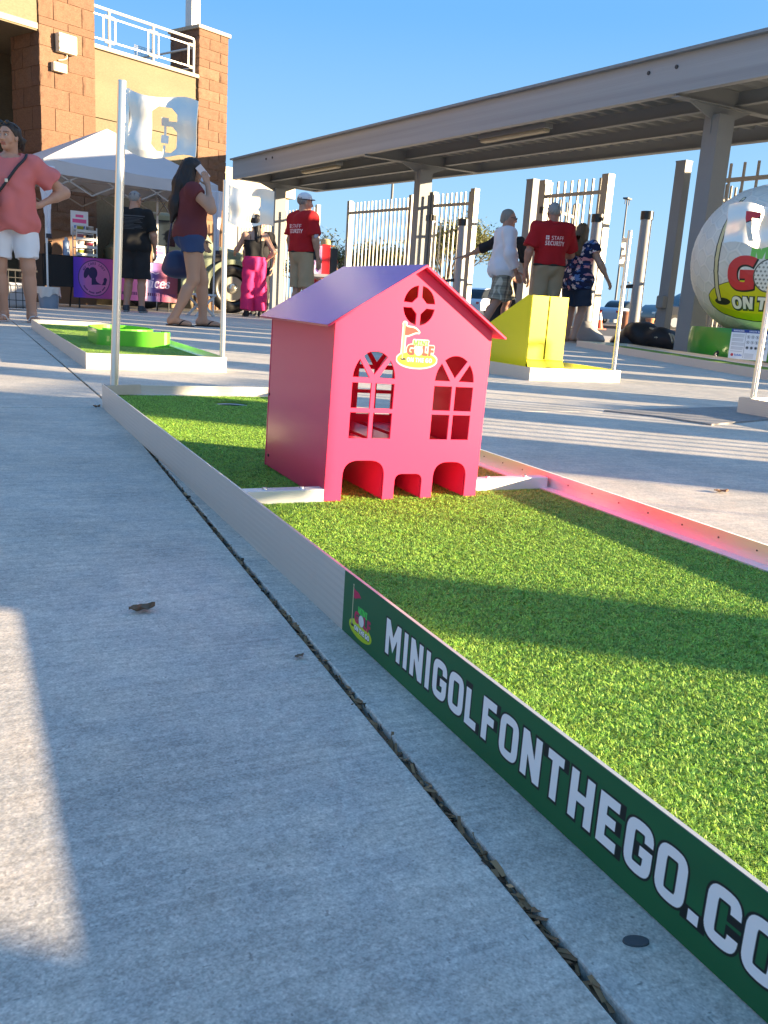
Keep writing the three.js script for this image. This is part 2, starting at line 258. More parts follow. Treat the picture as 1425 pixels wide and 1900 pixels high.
// ---- the event logo: flag, ball, lettering on a green ellipse
function logo(c, S, o = {}) {
  const X = v => v * S, stroke = o.line || '#30401c', lw = S * .008;
  const ell = () => { c.beginPath(); c.ellipse(X(.5), X(.80), X(.47), X(.165), 0, 0, 7); };
  const pole = () => { c.beginPath(); c.roundRect(X(.13), X(.07), X(.034), X(.73), X(.01)); };
  const flag = () => { c.beginPath(); c.moveTo(X(.165), X(.10)); c.bezierCurveTo(X(.27), X(.17), X(.36), X(.08), X(.49), X(.22)); c.bezierCurveTo(X(.36), X(.20), X(.28), X(.32), X(.165), X(.29)); c.closePath(); };
  const text = (s, x, y, h, f, mode, sx = 1) => { c.save(); c.translate(X(x), X(y)); c.scale(sx, 1); c.font = 'bold ' + X(h) + 'px sans-serif'; c.textAlign = 'center'; c.textBaseline = 'alphabetic'; if (mode === 'halo') { c.lineJoin = 'round'; c.lineWidth = X(.075); c.strokeStyle = '#f4f2e6'; c.strokeText(s, 0, 0); } else { c.fillStyle = f; c.fillText(s, 0, 0); if (mode) { c.lineWidth = X(mode); c.strokeStyle = f; c.strokeText(s, 0, 0); } } c.restore(); };
  if (o.halo) {
    c.fillStyle = c.strokeStyle = '#f4f2e6'; c.lineWidth = X(.075); c.lineJoin = 'round';
    ell(); c.fill(); c.stroke(); pole(); c.fill(); c.stroke(); flag(); c.fill(); c.stroke(); c.beginPath(); c.arc(X(.147), X(.06), X(.025), 0, 7); c.stroke();
    text('MINI', .56, .50, .14, 0, 'halo'); text('G', .335, .70, .27, 0, 'halo'); text('LF', .74, .70, .27, 0, 'halo'); c.beginPath(); c.arc(X(.525), X(.61), X(.11), 0, 7); c.fill();
  }
  ell(); c.fillStyle = '#b9c800'; c.fill(); if (!o.plain) { c.strokeStyle = stroke; c.lineWidth = lw; c.stroke(); }
  c.save(); ell(); c.clip(); c.beginPath(); c.ellipse(X(.46), X(.74), X(.42), X(.15), 0, 0, 7); c.fillStyle = o.green || '#e4e21c'; c.fill(); c.restore();
  c.beginPath(); c.ellipse(X(.17), X(.80), X(.075), X(.028), 0, 0, 7); c.fillStyle = '#2b2a1e'; c.fill();
  pole(); c.fillStyle = '#d9cfa0'; c.fill(); c.strokeStyle = stroke; c.lineWidth = lw; c.stroke();
  c.beginPath(); c.arc(X(.147), X(.06), X(.022), 0, 7); c.fillStyle = '#efe6c4'; c.fill(); c.stroke();
  flag(); c.fillStyle = o.red || '#e03a28'; c.fill(); c.stroke();
  text('MINI', .56, .50, .15, o.mini || '#6cc83c', .012);
  if (o.dark) { c.save(); c.translate(X(.006), X(.008)); text('G', .335, .70, .28, '#20200f', .03); text('LF', .75, .70, .28, '#20200f', .03); c.restore(); }
  text('G', .335, .70, .28, o.red || '#e03a28', .022); text('LF', .75, .70, .28, o.red || '#e03a28', .022);
  c.beginPath(); c.arc(X(.525), X(.61), X(.108), 0, 7); c.fillStyle = '#efeee8'; c.fill(); c.strokeStyle = '#55554c'; c.lineWidth = lw; c.stroke();
  c.save(); c.clip(); c.fillStyle = '#8d8d84'; for (let i = 0; i < 9; i++) for (let j = 0; j < 9; j++) { const px = .42 + i * .026 + (j % 2) * .013, py = .505 + j * .026; const d = (px - .47) + (py - .66); c.globalAlpha = Math.max(.15, Math.min(1, .55 + (py - px) * 2.5)); c.beginPath(); c.arc(X(px), X(py), X(.007), 0, 7); c.fill(); } c.restore();
  text('ON THE GO', .57, .855, .125, '#33402a', .03, .92); text('ON THE GO', .565, .85, .125, '#f6f5ee', .008, .92);
}
// ---- banner along the left rail
{
  const z0 = -.8813, z1 = .06, Lm = z1 - z0, Hm = RH - .001, CW = 2048, CH = 170;
  const tex = canvasTex(CW, CH, (c, w, h) => {
    const mx = m => m / Lm * w, my = m => h - (m / Hm) * h;
    c.fillStyle = '#0a6032'; c.fillRect(0, 0, w, h);
    const n = 90, im = c.getImageData(0, 0, w, h); for (let i = 0; i < w * h; i++) { const k = (pnoise(NB, 64, (i % w) * .01, Math.floor(i / w) * .02) - .5) * 8; im.data[i * 4] += k * .4; im.data[i * 4 + 1] += k; im.data[i * 4 + 2] += k * .5; } c.putImageData(im, 0, 0);
    const G = {
      M: [[[0, 0], [0, 1], [.5, .32], [1, 1], [1, 0]]], I: [[[.5, 0], [.5, 1]]], N: [[[0, 0], [0, 1], [1, 0], [1, 1]]],
      L: [[[0, 1], [0, 0], [1, 0]]], F: [[[0, 0], [0, 1], [1, 1]], [[0, .52], [.85, .52]]], T: [[[0, 1], [1, 1]], [[.5, 1], [.5, 0]]], H: [[[0, 0], [0, 1]], [[1, 0], [1, 1]], [[0, .5], [1, .5]]], E: [[[1, 1], [0, 1], [0, 0], [1, 0]], [[0, .52], [.85, .52]]],
    };
    const sw = .0083, yb = .0178, yt = .0560, hs = sw / 2;
    const list = [['M', .1145, .0343], ['I', .1562, .0082], ['N', .1708, .0258], ['I', .2031, .0082], ['G', .2175, .0263], ['O', .2477, .0262], ['L', .2780, .0234], ['F', .3060, .0248], ['O', .3335, .0268], ['N', .3655, .0258], ['T', .3950, .0278], ['H', .4278, .0262], ['E', .4601, .0245], ['G', .4882, .0258], ['O', .5178, .0262], ['.', .5479, .0088], ['C', .5601, .0258], ['O', .5886, .0265], ['M', .6200, .0343]];
    const trace = () => {
      for (const [ch, x, wd] of list) {
        const X = u => mx(x + hs + u * (wd - sw)), Y = v => my(yb + hs + v * (yt - yb - sw));
        c.beginPath();
        if (ch === 'O' || ch === 'G' || ch === 'C') {
          const r = .42, W = wd - sw, Hh = yt - yb - sw, rv = r * W / Hh, P = (u, v) => [X(u), Y(v)];
          const arc = (a, b, e) => { c.quadraticCurveTo(...P(...a), ...P(...b)); };
          if (ch === 'O') { c.moveTo(...P(0, rv)); c.lineTo(...P(0, 1 - rv)); c.bezierCurveTo(...P(0, 1), ...P(.2, 1.0), ...P(.5, 1)); c.bezierCurveTo(...P(.8, 1), ...P(1, 1), ...P(1, 1 - rv)); c.lineTo(...P(1, rv)); c.bezierCurveTo(...P(1, 0), ...P(.8, 0), ...P(.5, 0)); c.bezierCurveTo(...P(.2, 0), ...P(0, 0), ...P(0, rv)); c.closePath(); c.stroke(); continue; }
          c.moveTo(...P(1, .70)); c.lineTo(...P(1, 1 - rv)); c.bezierCurveTo(...P(1, 1), ...P(.8, 1), ...P(.5, 1)); c.bezierCurveTo(...P(.2, 1), ...P(0, 1), ...P(0, 1 - rv)); c.lineTo(...P(0, rv)); c.bezierCurveTo(...P(0, 0), ...P(.2, 0), ...P(.5, 0)); c.bezierCurveTo(...P(.8, 0), ...P(1, 0), ...P(1, rv));
          if (ch === 'G') { c.lineTo(...P(1, .45)); c.lineTo(...P(.55, .45)); } else c.lineTo(...P(1, .27));
          c.stroke(); continue;
        }
        if (ch === '.') { c.moveTo(mx(x), my(yb + hs)); c.lineTo(mx(x + wd), my(yb + hs)); c.stroke(); continue; }
        for (const s of G[ch]) { s.forEach(([u, v], i) => { const vv = v + (v === 0 ? -.13 : v === 1 ? .13 : 0) * (ch === 'N' || ch === 'M' || ch === 'I' || ch === 'H' || ((ch === 'T' || ch === 'F') && (i === s.length - 1 && v === 0 || i === 0 && v === 0)) ? 1 : 0); i ? c.lineTo(X(u), Y(vv)) : c.moveTo(X(u), Y(vv)); }); c.stroke(); }
      }
    };
    c.lineCap = 'butt'; c.lineJoin = 'round'; c.strokeStyle = '#050d08'; c.lineWidth = mx(sw) + 7; c.lineCap = 'square';
    c.save(); c.beginPath(); c.rect(0, my(yt) - 4, w, my(yb) - my(yt) + 8); c.clip(); trace(); c.restore(); c.save(); c.beginPath(); c.rect(0, my(yt), w, my(yb) - my(yt)); c.clip(); c.lineCap = 'butt'; c.lineJoin = 'miter'; c.miterLimit = 3; c.strokeStyle = '#fff4ec'; c.lineWidth = mx(sw); trace(); c.restore();
    c.save(); c.translate(mx(.017), my(.0665)); c.scale(mx(.066) / 512, (my(.004) - my(.0665)) / 512); logo(c, 512, { red: '#c0124f', mini: '#3fd24a', plain: true, green: '#c9dc2c' }); c.restore();
  });
  const g = quadGeo([.3822, .0008, z0], [.3822, .0008, z1], [.3822, .0008 + Hm, z1], [.3822, .0008 + Hm, z0]); g.translate(-.3865, 0, -.36);
  part(hole6, 'banner', g, MP(1, 1, 1, { map: tex, roughness: .5, clearcoat: .12, clearcoatRoughness: .3, side: THREE.DoubleSide }), 'dark green banner with white web address lettering on the left rail');
}
// ------------------------------------------------------------------ the pink house
{
  const W = .2922, D = .328, EH = .2950, AP = .3890, T = .003;
  const H = thing('toy_house', 'glossy pink metal toy house with purple roof standing across the green turf', 'toy house', [.6787, .0405, -1.4965], -.004); H.rotation.z = -.02;
  const wallShape = () => {
    const s = new THREE.Shape(); const P = [];
    const arch = (x0, x1, h, r) => { s.lineTo(x0, 0); s.lineTo(x0, h - r); s.quadraticCurveTo(x0, h, x0 + r, h); s.lineTo(x1 - r, h); s.quadraticCurveTo(x1, h, x1, h - r); s.lineTo(x1, 0); };
    s.moveTo(0, 0); arch(.030, .107, .069, .028); arch(.1275, .1805, .046, .014); arch(.2015, .268, .067, .028); s.lineTo(W, 0); s.lineTo(W, EH); s.lineTo(W / 2, AP); s.lineTo(0, EH); s.closePath();
    const hole = pts => { const p = new THREE.Path(pts.map(q => new THREE.Vector2(...q))); s.holes.push(p); };
    for (const cx of [.0745, .2265]) {
      const w = .0385, b = .0033, y0 = .106, y1 = .153, y2 = .202, ya = .204, ah = .047;
      for (const [u, v] of [[cx - w, cx - b], [cx + b, cx + w]]) { hole([[u, y0], [v, y0], [v, y1 - b], [u, y1 - b]]); hole([[u, y1 + b], [v, y1 + b], [v, y2 - b], [u, y2 - b]]); }
      const E = a => [cx + w * Math.cos(a), ya + ah * Math.sin(a)], A = (p, q, n = 10) => Array.from({ length: n + 1 }, (_, i) => E(p + (q - p) * i / n));
      hole([[cx + .008, ya + b], [cx + w, ya + b], ...A(.07, .78)]); hole([...A(Math.PI - .78, Math.PI - .07), [cx - w, ya + b], [cx - .008, ya + b]]);
      hole([[cx, ya + .0085], ...A(.95, Math.PI - .95, 12)]);
    }
    const cy = .329, r = .0295, b = .0036, k = .0135;
    for (let q = 0; q < 4; q++) { const sx = q === 0 || q === 3 ? 1 : -1, sy = q < 2 ? 1 : -1, pts = [[b, k], [k, b]]; const p2 = []; const a0 = Math.asin(b / r), n = 10; for (let i = 0; i <= n; i++) { const a = a0 + (Math.PI / 2 - 2 * a0) * i / n; p2.push([r * Math.cos(a), r * 1.1 * Math.sin(a)]); } const all = [[b, k], [k, b], ...p2].map(([x, y]) => [W / 2 + sx * x, cy + sy * y]); hole(all); }
    return s;
  };
  const wg = extr(wallShape(), T, .0004, { bevelSegments: 1, curveSegments: 8 });
  const fw = part(H, 'front_wall', wg.clone().translate(-W / 2, 0, D / 2 - T), pink);
  part(H, 'back_wall', wg.clone().translate(-W / 2, 0, -D / 2), pink);
  for (const s of [-1, 1]) { const g = rbox(T, EH - .001, D - 2 * T - .002, s * (W / 2 - T / 2 - .0004), EH / 2, 0, .0006); part(H, 'side_wall', g, pink); }
  for (const x of [.0303, .1068, .1278, .1802, .2018, .2677]) part(H, 'tunnel_wall', box(.0022, .088, D - 2 * T - .004, x - W / 2 + (x < .09 || (x > .12 && x < .15) || (x > .19 && x < .22) ? -.0012 : .0012), .044, 0), pink);
  for (const [x0, x1] of [[.030, .107], [.1275, .1805], [.2015, .268]]) part(H, 'tunnel_ceiling', box(x1 - x0 + .004, .002, D - 2 * T - .004, (x0 + x1) / 2 - W / 2, .0895, 0), pink);
  const ov = .018, hw = W / 2 + ov, slope = Math.atan2(AP - EH, W / 2), zf = D / 2 + .017, zb = -D / 2 - .018, ey = EH - ov * Math.tan(slope) + .0012, ay = AP + .0014;
  for (const s of [-1, 1]) {
    const t = .0032, nx = s * Math.sin(slope), ny = Math.cos(slope);
    const low = [[s * hw, ey, zf], [s * hw, ey, zb], [0, ay, zb], [0, ay, zf]], top = low.map(p => [p[0] + (p[0] === 0 ? 0 : nx * t), p[1] + (p[0] === 0 ? t / ny : ny * t), p[2]]);
    const rp = part(H, 'roof_panel', s > 0 ? prism(low, top) : prism(low.slice().reverse(), top.slice().reverse()), pink);
    const e = .0006, sk = top.map(p => [p[0] + nx * e * (p[0] === 0 ? 0 : 1), p[1] + ny * e, p[2] + (p[2] > 0 ? -.0004 : .0004)]); part(rp, 'roof_sheet', s > 0 ? quadGeo(...sk) : quadGeo(...sk.slice().reverse()), purple, 'glossy purple upper face of the roof');
    purple.side = THREE.DoubleSide;
  }
  const tex = canvasTex(512, 512, (c) => logo(c, 512, { halo: true }));
  const st = part(fw, 'logo_sticker', new THREE.PlaneGeometry(.0775, .0775).translate(.004, .264, D / 2 + .0008), M(.5, .5, .5, { map: tex, alphaTest: .5, transparent: false, roughness: .4 }), 'mini golf logo sticker with flag and ball');
  for (const p of [[-W / 2 - .0002, .022, -D / 2 + .02], [-W / 2 - .0002, .14, -D / 2 + .006]]) part(H, 'screw', new THREE.CylinderGeometry(.003, .003, .002, 10).rotateZ(Math.PI / 2).translate(...p), M(.03, .02, .03, { roughness: .5 }));
}

// ------------------------------------------------------------------ stadium building on the left
const stucco = M(.185, .148, .092, { roughness: .9, map: dataTex(256, 256, (u, v) => { const a = pnoise(NG, 256, u * 256, v * 256), b = pnoise(NB, 64, u * 8, v * 8), t = .93 + (a - .5) * .1 + (b - .5) * .08; return [t, t, t]; }, true, [.6, .6]) });
const creamTrim = M(.36, .31, .23, { roughness: .8 });
const steelWhite = M(.62, .60, .56, { roughness: .45, metalness: .2 });
const blockMap = dataTex(256, 256, (u, v) => { const a = pnoise(NG, 256, u * 128, v * 128), b = pnoise(NB, 64, u * 16, v * 16), c = pnoise(NG, 256, u * 256, v * 256); let t = .86 + (a - .5) * .22 + (b - .5) * .16; if (c > .92) t -= .2; if (c < .05) t += .1; return [t, t * .98, t * .96]; }, true, [2, 2]);
const blockMats = [[.215, .125, .080], [.20, .114, .072], [.235, .140, .090], [.207, .118, .077]].map(c => M(...c, { roughness: .95, map: blockMap }));
const mortar = M(.20, .12, .075, { roughness: 1 });
function splitBlock(w, h, d, rough, sd) {          // front face at +z
  const g = new THREE.BoxGeometry(w, h, d, rough ? 9 : 1, rough ? 6 : 1, 1), p = g.attributes.position;
  if (rough) { for (let i = 0; i < p.count; i++) { const x = p.getX(i), y = p.getY(i), z = p.getZ(i); if (z > 0) { const e = Math.min(w / 2 - Math.abs(x), h / 2 - Math.abs(y)); p.setZ(i, z + Math.min(1, e / .03 + .25) * ((n3(x * 14 + sd, y * 14, sd * 3.1) - .35) * .045 + (n3(x * 40, y * 40 + sd, 2) - .5) * .016)); } } g.computeVertexNormals(); }
  return g;
}
const building = thing('stadium_building', 'stadium building of tan stucco and split faced brown block pillars with roof railing', 'building', [2.33, 0, -17.85], .4486);
{
  const B = building;
  part(B, 'wall', box(2.62, 3.30, .3, 1.0, 1.65, -.152), stucco);
  part(B, 'wall', box(2.62, 1.13, .3, 1.0, 3.315 + .565, -.15), stucco);
  part(B, 'coping', rbox(2.64, .07, .40, 1.0, 4.482, -.14, .008), creamTrim);
  part(B, 'terrace', box(3.4, .2, 4, 1.0, 4.3, -2.31), creamTrim);
  const pillar = (u0, u1, z0, z1, y1, rows, faces) => {
    const core = part(B, 'pillar', box(u1 - u0 - .03, y1, z1 - z0 - .03, (u0 + u1) / 2, y1 / 2, (z0 + z1) / 2), mortar);
    let k = 0; for (const [y, h, rough] of rows) {
      for (const f of faces) {
        const L = f === 'front' ? u1 - u0 : z1 - z0, bl = .53, off = (k % 2) * bl * .5; const cuts = [0]; for (let x = bl - off; x < L - .08; x += bl) if (x > .08) cuts.push(x); cuts.push(L);
        for (let i = 0; i + 1 < cuts.length; i++) {
          const w = cuts[i + 1] - cuts[i] - .012, c = (cuts[i] + cuts[i + 1]) / 2, g = splitBlock(w, h - .012, .05, rough, k * 7 + i * 3 + (f === 'front' ? 0 : 50));
          if (f === 'front') g.translate(u0 + c, y + h / 2, z1 - .027 + (rough ? 0 : .004)); else if (f === 'left') g.rotateY(-Math.PI / 2).translate(u0 + .027, y + h / 2, z1 - c); else g.rotateY(Math.PI / 2).translate(u1 - .027, y + h / 2, z1 - c);
          part(core, 'block', g, blockMats[Math.floor(rnd() * 4)]);
        }
      }
      k++;
    }
    return core;
  };
  seed = 5; const rows1 = []; { let y = 0; const hs = [.31, .31, .31, .31, .31, .31, .31, .31]; hs.forEach(h => { rows1.push([y, h, true]); y += h; }); rows1.push([y, .36, true]); y += .36; rows1.push([y, .36, false]); y += .36; while (y < 4.25) { rows1.push([y, .31, true]); y += .31; } rows1.push([y, .12, false]); y += .12; while (y < 6.2) { rows1.push([y, .31, true]); y += .31; } }
  pillar(-1.35, -.31, -.4, .5, 6.1, rows1.filter(r => r[0] > 1.2), ['front', 'left']);
  const rows2 = []; { let y = 0; while (y < 2.6) { rows2.push([y, .2, true]); y += .2; } for (let k = 0; y < 5.30; k++) { const h = k % 4 === 3 ? .14 : .2; rows2.push([y, Math.min(h, 5.35 - y), k % 4 !== 3]); y += h; } }
  const p2 = pillar(2.30, 3.04, -.85, .06, 5.34, rows2.filter(r => r[0] > 1.6), ['front', 'right', 'left']);
  part(B, 'pillar_cap', rbox(.82, .07, .98, 2.67, 5.385, -.395, .008), creamTrim);
  part(B, 'roof_post', box(.20, 2.2, .20, 2.42, 6.52, -.3), steelWhite);
  // overhang at the far left, its soffit and the recessed wall behind it
  part(B, 'overhang', [box(3.2, 1.9, 2.3, -2.96, 5.28, -.68), box(1.06, 1.9, 1.4, -.83, 5.28, -1.13)], stucco); part(B, 'overhang_trim', box(3.2, .09, .02, -2.96, 4.40, .478), creamTrim);
  for (let i = 0; i < 5; i++) { part(B, 'outer_wall', box(3.4, 6.2, .3, -6.2 - i * 4.4, 3.1, -1.4), stucco); part(B, 'outer_pillar', box(1.0, 6.6, .9, -4.05 - i * 4.4, 3.3, -.9), blockMats[i % 4]); }
  part(B, 'recess_wall', [box(5.2, 3.2, .2, -1.96, 1.6, -1.7), box(5.2, 1.12, .2, -1.96, 3.77, -1.695)], stucco);
  // railing on the terrace edge
  const R = part(B, 'railing', [cyl([-.3, 5.14, 0], [2.15, 5.14, 0], .026), tube([[2.15, 5.14, 0], [2.2, 5.13, 0], [2.215, 5.08, 0]], .026, 8, 8), cyl([2.215, 5.08, 0], [2.215, 4.5, 0], .024), cyl([2.2, 4.98, -.02], [2.2, 4.98, -3.2], .02), cyl([2.2, 4.62, -.02], [2.2, 4.62, -3.2], .014)], steelWhite);
  for (const u of [.31, 1.26]) part(R, 'railing_post', cyl([u, 4.5, 0], [u, 5.14, 0], .026), steelWhite);
  for (const [a, b] of [[-.3, .19], [.43, 1.14], [1.38, 2.08]]) part(R, 'infill_frame', [beam([a, 5.02, 0], [b, 5.02, 0], .022, .022), beam([a, 4.63, 0], [b, 4.63, 0], .022, .022), beam([b, 4.62, 0], [b, 5.03, 0], .024, .024), beam([a, 4.62, 0], [a, 5.03, 0], .024, .024)], steelWhite);
  for (const u of [.31, 1.26, 2.14]) for (const y of [4.62, 5.02]) part(R, 'clamp', rbox(u > 2 ? .10 : .2, .06, .02, u, y, .006, .006), creamTrim);
  const gm = []; for (let i = 0; i < 13; i++) gm.push(box(.006, .42, .006, 1.62 + i * .034, 4.82, -1.1)); for (let i = 0; i < 13; i++) gm.push(box(.42, .006, .006, 1.83, 4.63 + i * .033, -1.1));
  part(R, 'mesh_panel', gm, M(.2, .2, .2, { metalness: .5 })).userData.kind = 'stuff';
}
const bpt = (u, y, z) => { const v = V(u, y, z).applyAxisAngle(V(0, 1, 0), .4486); return [v.x + 2.33, v.y, v.z - 17.85]; };
{
  const t = thing('junction_box', 'large cream electrical box with hinges high on the block pillar', 'electrical box', bpt(-.905, 4.08, .5), .4486);
  const m = M(.56, .52, .40, { roughness: .5 });
  const c = part(t, 'cabinet', rbox(.33, .29, .12, 0, .145, .075, .012), m); part(t, 'door', rbox(.30, .26, .012, .01, .145, .139, .005), m); for (const y of [.05, .145, .24]) part(t, 'hinge', rbox(.02, .035, .02, -.155, y, .135, .004), M(.3, .28, .24));
  part(c, 'conduit', tube([[.02, 0, .05], [.02, -.06, .06], [-.05, -.10, .05], [-.12, -.12, .03]], .009), m);
  const s = thing('wall_light', 'small cream box under the larger electrical box on the pillar', 'wall box', bpt(-1.03, 3.77, .5), .4486); part(s, 'housing', rbox(.25, .14, .09, 0, .07, .055, .012), m); part(s, 'lid', rbox(.22, .11, .012, 0, .07, .105, .005), creamTrim);
}
{ // pale building seen past the corner
  const t = thing('far_building', 'pale cream low building far behind the gates at left', 'building', [8.5, 0, -36], .35); const m = M(.40, .345, .25, { roughness: .9 });
  part(t, 'wall', box(9, 4.4, 6, 0, 2.2, -3), m); part(t, 'parapet', box(9.4, .8, 6.4, 0, 4.8, -3), M(.44, .38, .28)); part(t, 'window', [box(.9, 1.4, .06, -2.4, 2.4, .02)], M(.05, .06, .07, { roughness: .1 })); part(t, 'window', [box(.9, 1.4, .06, .4, 2.4, .02)], M(.05, .06, .07, { roughness: .1 }));
}
// ------------------------------------------------------------------ entrance canopy
const fx = z => 7.57 + .1386 * (z + 7.35), bx_ = z => 7.88 + .20 * (z + 20.6);
const canopySteel = M(.42, .425, .43, { roughness: .55, metalness: .1, map: dataTex(256, 256, (u, v) => { const b = pnoise(NB, 64, u * 8, v * 8), a = pnoise(NG, 256, u * 64, v * 256), t = .92 + (b - .5) * .12 + (a - .5) * .06; return [t, t, t]; }, true, [.5, 1]) });
const canopyGrey = M(.235, .25, .26, { roughness: .6 });
const fenceSteel = M(.33, .31, .265, { roughness: .45, metalness: .15 });
const canopy = thing('entrance_canopy', 'long grey steel entrance canopy on square posts over the gates', 'canopy', [0, 0, 0]);
{
  const z0 = -20.95, z1 = -.5, F = (z, y, o = 0) => [fx(z) + o, y, z], Bk = (z, y, o = 0) => [bx_(z) + o, y, z], mix = (z, k, y) => [fx(z) + (bx_(z) - fx(z)) * k, y, z];
  part(canopy, 'fascia', [beam(F(z0, 3.10, .06), F(z1, 3.10, .06), .012, .40), beam(F(z0, 2.905, .10), F(z1, 2.905, .10), .10, .014), beam(F(z0, 3.30, .10), F(z1, 3.30, .10), .10, .014)], canopySteel);
  part(canopy, 'roof_edge', beam(F(z0, 3.325, .03), F(z1, 3.325, .03), .10, .035), canopyGrey);
  part(canopy, 'end_fascia', beam(F(z0, 3.10, .07), Bk(z0, 3.02), .05, .36), canopySteel);
  // corrugated deck
  const prof = [], n = 330; const pos = [], L = z1 - z0;
  for (let i = 0; i < n; i++) { const za = z0 + L * i / n, zb = z0 + L * (i + 1) / n, h = [0, 0, 1, 1][i % 4], h2 = [0, 0, 1, 1][(i + 1) % 4], ya = 3.075 + h * .09, yb = 3.075 + h2 * .09; const zz = h !== h2 ? zb : zb; pos.push(quadGeo(mix(za, .055, ya), mix(za, .97, ya - .06), mix(zz, .97, yb - .06), mix(zz, .055, yb))); }
  part(canopy, 'deck', pos, canopyGrey); part(canopy, 'roof_sheet', prism([mix(z0, .03, 3.185), mix(z0, .98, 3.125), mix(z1, .98, 3.125), mix(z1, .03, 3.185)], [mix(z0, .03, 3.21), mix(z0, .98, 3.15), mix(z1, .98, 3.15), mix(z1, .03, 3.21)]), canopyGrey);
  for (const k of [.36, .68]) part(canopy, 'purlin', [beam(mix(z0, k, 3.0 - k * .05), mix(z1, k, 3.0 - k * .05), .012, .16), beam(mix(z0, k, 2.925 - k * .05), mix(z1, k, 2.925 - k * .05), .09, .012)], canopyGrey);
  part(canopy, 'back_beam', [beam(Bk(z0, 2.99), Bk(z1, 2.99), .012, .28), beam(Bk(z0, 2.85, -.05), Bk(z1, 2.85, -.05), .12, .014)], canopyGrey);
  for (const [px, pz] of [[6.72, -20.5], [7.74, -15.25], [8.2, -8.55]]) {
    const a = F(pz, 2.98, .08), b = Bk(pz, 2.96, -.03);
    part(canopy, 'cross_beam', [beam([a[0], 2.975, pz], [b[0], 2.955, pz], .014, .2), beam([a[0], 2.87, pz], [b[0], 2.85, pz], .12, .014)], canopyGrey);
    const po = part(canopy, 'post', box(.24, 2.76, .24, px, 1.38, pz), canopyGrey);
    part(po, 'gusset', extr(shapeOf([[-.12, -.30], [.12, -.30], [.14, -.12], [.5, .03], [-.5, .03], [-.14, -.12]]), .02).translate(px, 2.83, pz - .01), canopyGrey);
    part(po, 'base_plate', rbox(.36, .02, .36, px, .01, pz, .004), canopyGrey);
  }
  for (const z of [-19.2, -18.9, -8.95, -8.55]) part(canopy, 'bolt', new THREE.CylinderGeometry(.022, .022, .02, 10).rotateZ(Math.PI / 2).translate(fx(z) + .05, 3.18, z), M(.06, .06, .06));
  const lm = M(.42, .38, .28, { roughness: .5 });
  for (const [z, lab] of [[-17.6, 'long light fitting under the far end of the canopy'], [-11.9, 'long light fitting under the canopy above the red shirted guard']]) { const p = mix(z, .2, 2.96); const t = thing('light_fitting', lab, 'light', p, .14, 'light fittings under the canopy'); part(t, 'housing', rbox(.16, .07, 1.5, 0, -.02, 0, .012), canopyGrey); part(t, 'diffuser', rbox(.12, .05, 1.44, 0, -.078, 0, .02), lm); }
}
// ------------------------------------------------------------------ fences and gates under the canopy
function fence(name, label, cat, a, b, h, n, o = {}) {
  const A = V(a[0], 0, a[1]), Bv = V(b[0], 0, b[1]), L = A.distanceTo(Bv), turn = -Math.atan2(Bv.z - A.z, Bv.x - A.x);
  const t = thing(name, label, cat, [a[0], 0, a[1]], turn, o.group || 'picket fences and gates under the canopy'), m = o.mat || fenceSteel, pw = o.post || .09;
  part(t, 'post', box(pw, h, pw, 0, h / 2, 0), m); part(t, 'post', box(pw, h, pw, L, h / 2, 0), m);
  for (const y of [h - .24, .16]) part(t, 'rail', box(L - pw, .05, .035, L / 2, y, 0), m);
  if (o.mid) part(t, 'rail', box(L - pw, .04, .03, L / 2, h * .45, 0), m);
  const pg = box(.026, h - .12, .026, 0, .06 + (h - .12) / 2 + .02, 0); for (let i = 1; i <= n; i++) { const p = part(t, 'picket', pg, m); p.position.x = L * i / (n + 1); }
  if (o.hinge) part(t, 'hinge', box(.05, .1, .13, .04, h - .45, .02), M(.03, .03, .03));
  return t;
}
fence('picket_fence', 'cream picket fence panel far left behind the guard in the white cap', 'fence', [6.85, -24.2], [7.28, -19.42], 2.4, 24);
fence('picket_fence', 'wide cream picket fence panel right behind the roof of the pink house', 'fence', [7.47, -18.02], [7.86, -15.9], 2.4, 15);
fence('picket_gate', 'narrow picket gate right of the middle canopy post', 'gate', [7.93, -15.15], [8.17, -14.08], 2.4, 8, { hinge: 1, post: .11 });
fence('picket_gate', 'picket gate behind the red shirted guard seen from behind', 'gate', [8.40, -12.31], [8.62, -11.04], 2.4, 8, { hinge: 1, post: .13 });
fence('picket_gate', 'open picket gate leaf swung back behind the guard', 'gate', [8.52, -12.55], [10.0, -13.6], 2.3, 9, { mid: 1 });
fence('picket_gate', 'picket gate partly hidden behind the inflatable golf ball', 'gate', [8.86, -9.15], [9.16, -7.2], 2.4, 9, { hinge: 1, post: .12 });
fence('picket_gate', 'open picket gate leaf swung back behind the inflatable ball', 'gate', [8.95, -9.3], [10.4, -9.9], 2.25, 9, { mid: 1 });
for (const [x, z, lab] of [[8.36, -12.6, 'square gate post left of the red shirted guard'], [8.72, -9.62, 'wide dark gate post left of the nearest canopy post'], [7.84, -15.5, 'dark gate post beside the middle canopy post']]) { const t = thing('gate_post', lab, 'post', [x, 0, z], -1.43, 'single gate posts'); part(t, 'shaft', box(.16, 2.42, .13, 0, 1.21, 0), canopyGrey); part(t, 'cap', box(.17, .02, .14, 0, 2.43, 0), canopyGrey); if (z > -10) part(t, 'switch_box', rbox(.12, .17, .1, .02, .62, .11, .02), M(.25, .25, .24)); }

